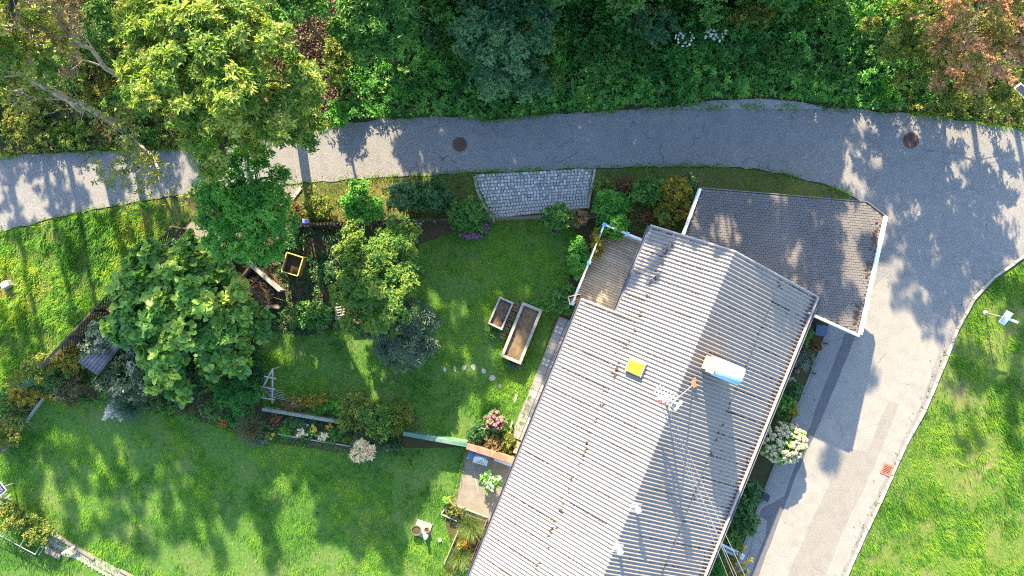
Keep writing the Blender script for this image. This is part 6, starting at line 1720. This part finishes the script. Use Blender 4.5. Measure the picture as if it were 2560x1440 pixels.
# ------------------------------------------------------------------ grass on the lawns
BED1 = WP([(1249, 741), (1285, 757), (1255, 826), (1219, 809)]); BED2 = WP([(1306, 754), (1357, 775), (1302, 912), (1251, 891)])
def grass(name, label, poly, dens, L, wd, lmat_, seed, holes=(), bare=0.0, lean=0.75, z=0.01, clump=0.0, clip=None, seg=1):
    rg = np.random.default_rng(seed)
    P = scatter(rg, poly, dens, holes)
    if clip is not None: P = P[(np.abs(P[:, 0]) < clip[0]) & (np.abs(P[:, 1]) < clip[1])]
    q = 0.5 * vnoise(P, 0.9, seed) + 0.3 * vnoise(P, 2.3, seed + 1) + 0.2 * vnoise(P, 6.1, seed + 2)
    keep = rg.uniform(0, 1, len(P)) > np.clip((q - (0.62 - bare * 0.35)) * 5, 0, 0.93) if bare > 0 else np.ones(len(P), bool)
    P = P[keep]; q = q[keep]; n = len(P)
    P[:, 2] = z
    hmul = 1 + clump * (vnoise(P, 1.4, seed + 5) - 0.45) * 2 + clump * (vnoise(P, 3.7, seed + 6) - .5)
    hmul = np.clip(hmul, 0.35, 2.2)
    az = -np.pi / 2 + rg.normal(0, .75, n) + (vnoise(P, 1.3, seed + 8) - .5) * 2.0
    tone = np.clip(0.5 + (vnoise(P, 0.45, seed + 3) - 0.5) * 0.8 + (vnoise(P, 2.9, seed + 4) - 0.5) * 0.6 + (vnoise(P, 6.0, seed + 9) - 0.5) * 0.7 + rg.normal(0, 0.06, n), 0.02, 0.9)
    V, F, tt = blades(rg, P, L * hmul * rg.uniform(.6, 1.3, n), wd * rg.uniform(.7, 1.3, n), np.clip(rg.normal(lean, .3, n), 0, 1.4), tone, az=az, seg=seg)
    return stuff(link(name, npmesh(name, V, F, tt), lmat_), label)
VIEW = (22.5, 13.2)
grass('lawn_grass', 'short green grass of the garden lawn', LAWNS['garden_lawn'], 620, 0.085, 0.024, LM['grass'], 1, (BED1, BED2), bare=0.3, clump=0.5)
grass('lawn_grass', 'short green grass of the lower lawn', LAWNS['lower_lawn'], 620, 0.085, 0.024, LM['grass'], 2, bare=0.4, clump=0.5, clip=VIEW)
grass('lawn_grass', 'short yellowish grass of the roadside lawn', LAWNS['roadside_lawn'], 620, 0.12, 0.028, LM['grass_dry'], 3, bare=0.35, clump=0.7, clip=VIEW)
grass('verge_grass', 'tall uneven wild grass of the verge at the left', LAWNS['grass_verge'], 520, 0.22, 0.028, LM['grass_wild'], 4, bare=0.28, clump=1.0, lean=0.9, clip=VIEW, seg=2)
grass('verge_grass', 'thin grass on the roadside strip above the picket fence', LAWNS['road_strip'], 500, 0.07, 0.016, LM['brown_grass'], 5, bare=0.4, clump=.6)
grass('verge_grass', 'thin dry grass on the roadside strip above the carport', LAWNS['front_strip'], 500, 0.07, 0.016, LM['brown_grass'], 6, bare=0.4, clump=.6)

# low undergrowth, litter
TOPWOOD = WP([(-300, -150), (2900, -150), (2900, 378), (2560, 318), (2420, 298), (2300, 284), (2180, 274), (2050, 262), (1990, 250), (1900, 243), (1780, 248), (1690, 262), (1560, 271), (1400, 280), (1215, 297), (1100, 288), (1000, 292), (870, 302), (790, 323), (600, 350), (430, 370), (250, 374), (0, 388), (-300, 402)])
def undergrowth(name, label, poly, dens, k, L, wd, lmat_, seed, h=0.3, mask=None, holes=()):
    rg = np.random.default_rng(seed)
    P = scatter(rg, poly, dens, holes)
    if mask is not None: P = P[mask(P, rg)]
    if h > .1: P = P[rg.uniform(0, 1, len(P)) < np.clip(.35 + 1.6 * (vnoise(P, 1.6, seed + 7) - .25), .15, 1)]
    P[:, 2] = h * (0.15 + 1.9 * (vnoise(P, 1.1, seed) * vnoise(P, 3.1, seed + 1)) ** 1.2) * rg.uniform(.4, 1.2, len(P))
    A = rg.normal(0, .45, (len(P), 3)) + np.array([0, 0, 1.0])
    tone = np.clip(.45 + (vnoise(P, .6, seed + 2) - .5) * .9 + (vnoise(P, 2.5, seed + 3) - .5) * .9 + rg.normal(0, .12, len(P)), 0, 1)
    V, F, tt = sprays(rg, P, A, k, L, wd, .3, tone)
    return stuff(link(name, npmesh(name, V, F, tt), lmat_), label)
BROWN = WP([(625, 20), (700, -60), (840, -60), (850, 60), (830, 160), (860, 260), (800, 300), (740, 240), (640, 120)])
def not_brown(P, rg): 
    return ~(inpoly(P, BROWN) & (rg.uniform(0, 1, len(P)) < .85))
def xmask(lo, hi, soft):
    def f(P, rg):
        px = P[:, 0] * 60 + 1280
        return (rg.uniform(0, 1, len(P)) < np.clip((px - lo) / soft, 0, 1) * np.clip((hi - px) / soft, 0, 1)) & not_brown(P, rg)
    return f
undergrowth('undergrowth', 'low green nettles and herbs of the wood edge', TOPWOOD, 130, 6, .13, .055, LM['nettle'], 21, .75, xmask(780, 2400, 160))
undergrowth('undergrowth', 'darker low herbs mixed through the wood edge', TOPWOOD, 46, 5, .18, .09, LM['ash'], 22, .65, xmask(850, 2300, 160))
undergrowth('undergrowth', 'olive low undergrowth at the left of the wood edge', TOPWOOD, 120, 5, .11, .05, LM['olive'], 23, .6, xmask(-400, 820, 120))
undergrowth('undergrowth', 'olive low undergrowth at the right of the wood edge', TOPWOOD, 120, 5, .11, .05, LM['olive'], 24, .6, xmask(2150, 3000, 160))
undergrowth('leaf_litter', 'brown fallen leaves on the bare slope under the walnut', BROWN, 260, 2, .12, .06, LM['litter'], 25, .05)
undergrowth('leaf_litter', 'scattered fallen leaves along the wood edge', TOPWOOD, 30, 1, .10, .055, LM['litter'], 26, .03)
undergrowth('plot_weeds', 'dark low weeds covering the vegetable plot', WP(PLOT), 100, 5, .11, .05, LM['dark'], 27, .3, lambda P, rg: (vnoise(P, .8, 3) + rg.uniform(-.2, .2, len(P))) > .38, [WP([(600, 640), (700, 720), (690, 775), (640, 760), (555, 670)]), WP(yb)])
undergrowth('border_weeds', 'low mixed plants under the shrubs of the left border', WP([(112, 985), (60, 955), (170, 895), (330, 760), (560, 690), (650, 830), (640, 1040), (520, 1050), (260, 1000)]), 130, 5, .11, .05, LM['mid'], 28, .6)
undergrowth('bed_plants', 'low plants filling the narrow flower bed', WP(bed_poly), 150, 5, .08, .04, LM['mid'], 29, .4)
undergrowth('bed_plants', 'low plants filling the beds along the drive side of the house', [H(0, 10.6), H(0, 11.2), H(4.6, 11.2), H(4.6, 10.6)], 60, 5, .09, .045, LM['mid'], 30, .25)
undergrowth('strip_weeds', 'low weeds on the strips between road and shrubs', WP([(770, 470), (1180, 445), (1220, 540), (760, 555)]), 26, 5, .10, .05, LM['olive'], 31, .25)
undergrowth('roof_leaves', 'few dry leaves on the roadside strip above the carport', WP([(1490, 430), (2120, 492), (2140, 512), (1760, 470), (1490, 480)]), 12, 1, .08, .05, LM['litter'], 32, .02)
kerb_poly = WP([(a - 12, b - 4) for a, b in KERB[3:]] + [(a - 2, b) for a, b in KERB[:2:-1]])
undergrowth('kerb_weeds', 'little weeds growing along the foot of the kerb', kerb_poly, 26, 5, .06, .03, LM['grass_dry'], 33, .06, lambda P, rg: vnoise(P, 1.1, 5) > .52)

# tufts creeping over the asphalt edges
def edge_tufts(name, label, pts, dens, width, L, lmat_, seed):
    rg = np.random.default_rng(seed); Ps = []
    for a, b in zip(pts[:-1], pts[1:]):
        a = np.array(W(*a)); b = np.array(W(*b)); n = max(1, int(np.linalg.norm(b - a) * dens)); t = rg.uniform(0, 1, n)[:, None]
        d = (b - a) / max(np.linalg.norm(b - a), 1e-6); nn = np.array([-d[1], d[0], 0])
        Ps.append(a + (b - a) * t + nn * rg.normal(0, width, n)[:, None])
    P = np.concatenate(Ps); P = P[(vnoise(P, 1.3, seed) + rg.uniform(-.25, .25, len(P))) > .42]
    P[:, 2] = 0.025; n = len(P)
    V, F, tt = blades(rg, P, L * rg.uniform(.5, 1.4, n), np.full(n, .022), np.clip(rg.normal(.9, .3, n), 0, 1.4), np.clip(rg.normal(.5, .25, n), 0, 1), seg=2)
    return stuff(link(name, npmesh(name, V, F, tt), lmat_), label)
edge_tufts('edge_grass', 'grass tufts creeping over the upper edge of the road', ROAD_TOP, 130, .09, .16, LM['grass_wild'], 61)
edge_tufts('edge_grass', 'grass tufts creeping over the lower edge of the road', ROAD_BOT, 110, .08, .12, LM['grass_wild'], 62)
edge_tufts('edge_grass', 'grass tufts around the foot of the raised beds and walls', [(1219, 809), (1255, 828), (1262, 815), (1251, 893), (1302, 914), (1357, 778)], 120, .05, .14, LM['grass_wild'], 63)
edge_tufts('edge_grass', 'grass tufts along the pavers of the garden path', [(1388, 800), (1293, 1085)], 120, .05, .12, LM['grass_wild'], 64)
edge_tufts('edge_grass', 'grass tufts along the patio and lower bed edges', [(1166, 1122), (1130, 1262), (1105, 1286), (1150, 1310), (1110, 1410), (1090, 1450)], 120, .05, .14, LM['grass_wild'], 65)
edge_tufts('edge_grass', 'grass tufts along the front edge of the shrub border', [(112, 990), (260, 1006), (400, 1032), (520, 1056), (640, 1100), (880, 1132)], 120, .07, .13, LM['grass'], 66)
edge_tufts('edge_grass', 'grass tufts along the sides of the cobbled drive', [(1186, 438), (1196, 475), (1232, 545), (1415, 546)], 110, .06, .13, LM['grass_wild'], 67)

# fallen leaves blown along the road and the lawns
def strewn(name, label, pts, dens, width, z, seed):
    rg = np.random.default_rng(seed); Ps = []
    for a, b in zip(pts[:-1], pts[1:]):
        a = np.array(W(*a)); b = np.array(W(*b)); n = max(1, int(np.linalg.norm(b - a) * dens)); t = rg.uniform(0, 1, n)[:, None]
        d = (b - a) / max(np.linalg.norm(b - a), 1e-6); nn = np.array([-d[1], d[0], 0])
        Ps.append(a + (b - a) * t + nn * rg.normal(0, width, n)[:, None])
    P = np.concatenate(Ps); P[:, 2] = z
    V, F, tt = sprays(rg, P, rg.normal(0, .25, (len(P), 3)) + np.array([0, 0, 1.0]), 1, .06, .045, .05)
    return stuff(link(name, npmesh(name, V, F, tt), LM['litter']), label)
strewn('fallen_leaves', 'dry leaves blown along the upper edge of the road', ROAD_TOP, 10, .28, .045, 71)
strewn('fallen_leaves', 'dry leaves blown along the lower edge of the road', ROAD_BOT, 9, .25, .045, 72)
strewn('fallen_leaves', 'dry leaves lying along the kerb of the driveway', KERB, 8, .25, .055, 73)

# ------------------------------------------------------------------ wood beyond the top of the picture: it shades the road and the garden
def forest_template(seed, h0, h1, r, style, lmat_, dm, gap, r0, nb=9):
    rg = np.random.default_rng(seed)
    blobs = []
    for i in range(nb):
        t = (i + .5) / nb; z = h0 + (h1 - h0) * t
        rr = r * (0.55 + 0.6 * math.sin(math.pi * min(1, t * .8 + .15))) * rg.uniform(.4, .62)
        a = i * 2.4 + rg.uniform(-.4, .4); q = r * .55 * (1 - 0.6 * t)
        blobs.append((math.cos(a) * q, math.sin(a) * q, z, rr, rr, rr * .8))
    me, cl = crown_mesh('crown', np.random.default_rng(seed + 1), blobs, style, Vector((0, 0, 0)), dm, gap, 1.2)
    me.materials.append(lmat_)
    mb = MB()
    limb(mb, (0, 0, -.1), (0, 0, h1 * .85), r0, r0 * .25, .02, 6, 8)
    for b in blobs: limb(mb, (0, 0, b[2] - .8), (b[0], b[1], b[2]), r0 * .4, r0 * .12, .1, 4, 5)
    tm = mb.mesh('trunk', Vector((0, 0, 0)), True); tm.materials.append(BARK)
    return me, tm
TPL = {
 'dense': forest_template(1, 1.8, 9.8, 2.9, 'leafy', LM['ash'], 0.52, 0.54, 0.16, 14),
 'tall': forest_template(2, 8.6, 13.2, 1.7, 'leafy', LM['walnut'], 0.6, 0.72, 0.20, 8),
 'loose': forest_template(3, 3.0, 11.0, 2.2, 'leafy', LM['ash'], 0.42, 0.55, 0.13, 9),
 'bush': forest_template(4, 0.6, 5.2, 2.2, 'leafy', LM['mid'], 0.6, 0.5, 0.09, 10),
}
WOOD = [
 # kind, x, y, scale
 ('dense', -4.6, 13.8, 1.0), ('dense', -1.2, 14.2, 1.05), ('dense', 2.6, 13.8, 1.12), ('dense', 6.0, 14.4, 1.15), ('dense', 9.4, 13.9, 1.1),
 ('bush', -3.0, 12.8, 1.0), ('bush', 0.8, 12.7, 1.05), ('bush', 4.5, 12.8, 1.0), ('bush', 8.0, 12.8, 1.0), ('bush', 11.0, 13.0, .9),
 ('loose', 15.6, 14.2, 1.0), ('tall', 17.6, 15.2, .95), ('tall', 19.6, 13.8, .9), ('tall', 21.6, 15.0, .95), ('loose', 24.6, 14.2, 1.0), ('tall', 23.4, 16.0, .95),
 ('loose', -22.6, 12.9, .55), ('loose', -20.4, 12.8, .6), ('loose', -18.3, 13.1, .55), ('loose', -16.3, 13.0, .58), ('loose', -14.2, 13.0, .5), ('loose', 13.2, 17.6, .92), ('tall', -13.2, 16.6, .98), ('tall', -14.6, 13.4, 1.0), ('tall', -16.0, 14.6, 1.0), ('tall', -17.2, 13.4, 1.0), ('tall', -18.6, 14.4, 1.02), ('tall', -20.0, 13.4, 1.0), ('tall', -21.2, 14.6, 1.0), ('tall', -22.6, 13.6, 1.0), ('tall', -24.4, 14.6, 1.0),
 ('dense', -3.0, 18.6, 1.1), ('dense', 1.8, 18.8, 1.1), ('dense', 7.6, 18.8, 1.1),
]
WOOD.sort(key=lambda q: q[1])
ORD = 'first second third fourth fifth sixth seventh eighth ninth tenth eleventh twelfth thirteenth fourteenth fifteenth sixteenth seventeenth eighteenth nineteenth twentieth'.split()
LOOK = {'dense': 'dense leafy', 'tall': 'slender high crowned', 'loose': 'loosely leaved', 'bush': 'bushy young'}
seen = {}
for i, (kd, x, y, s) in enumerate(WOOD):
    cm, tm = TPL[kd]
    seen[kd] = seen.get(kd, 0) + 1
    t = thing('wood_tree', '%s wood tree beyond the top edge, %s of its kind from the left' % (LOOK[kd], ORD[seen[kd] - 1]), 'tree', (x, y, 0), 'wood beyond the top edge')
    t.scale = (s, s, s); t.rotation_euler = (0, 0, i * 1.7)
    for nm, me in (('crown', cm), ('trunk', tm)):
        o = bpy.data.objects.new(nm, me); COL.objects.link(o); o.parent = t
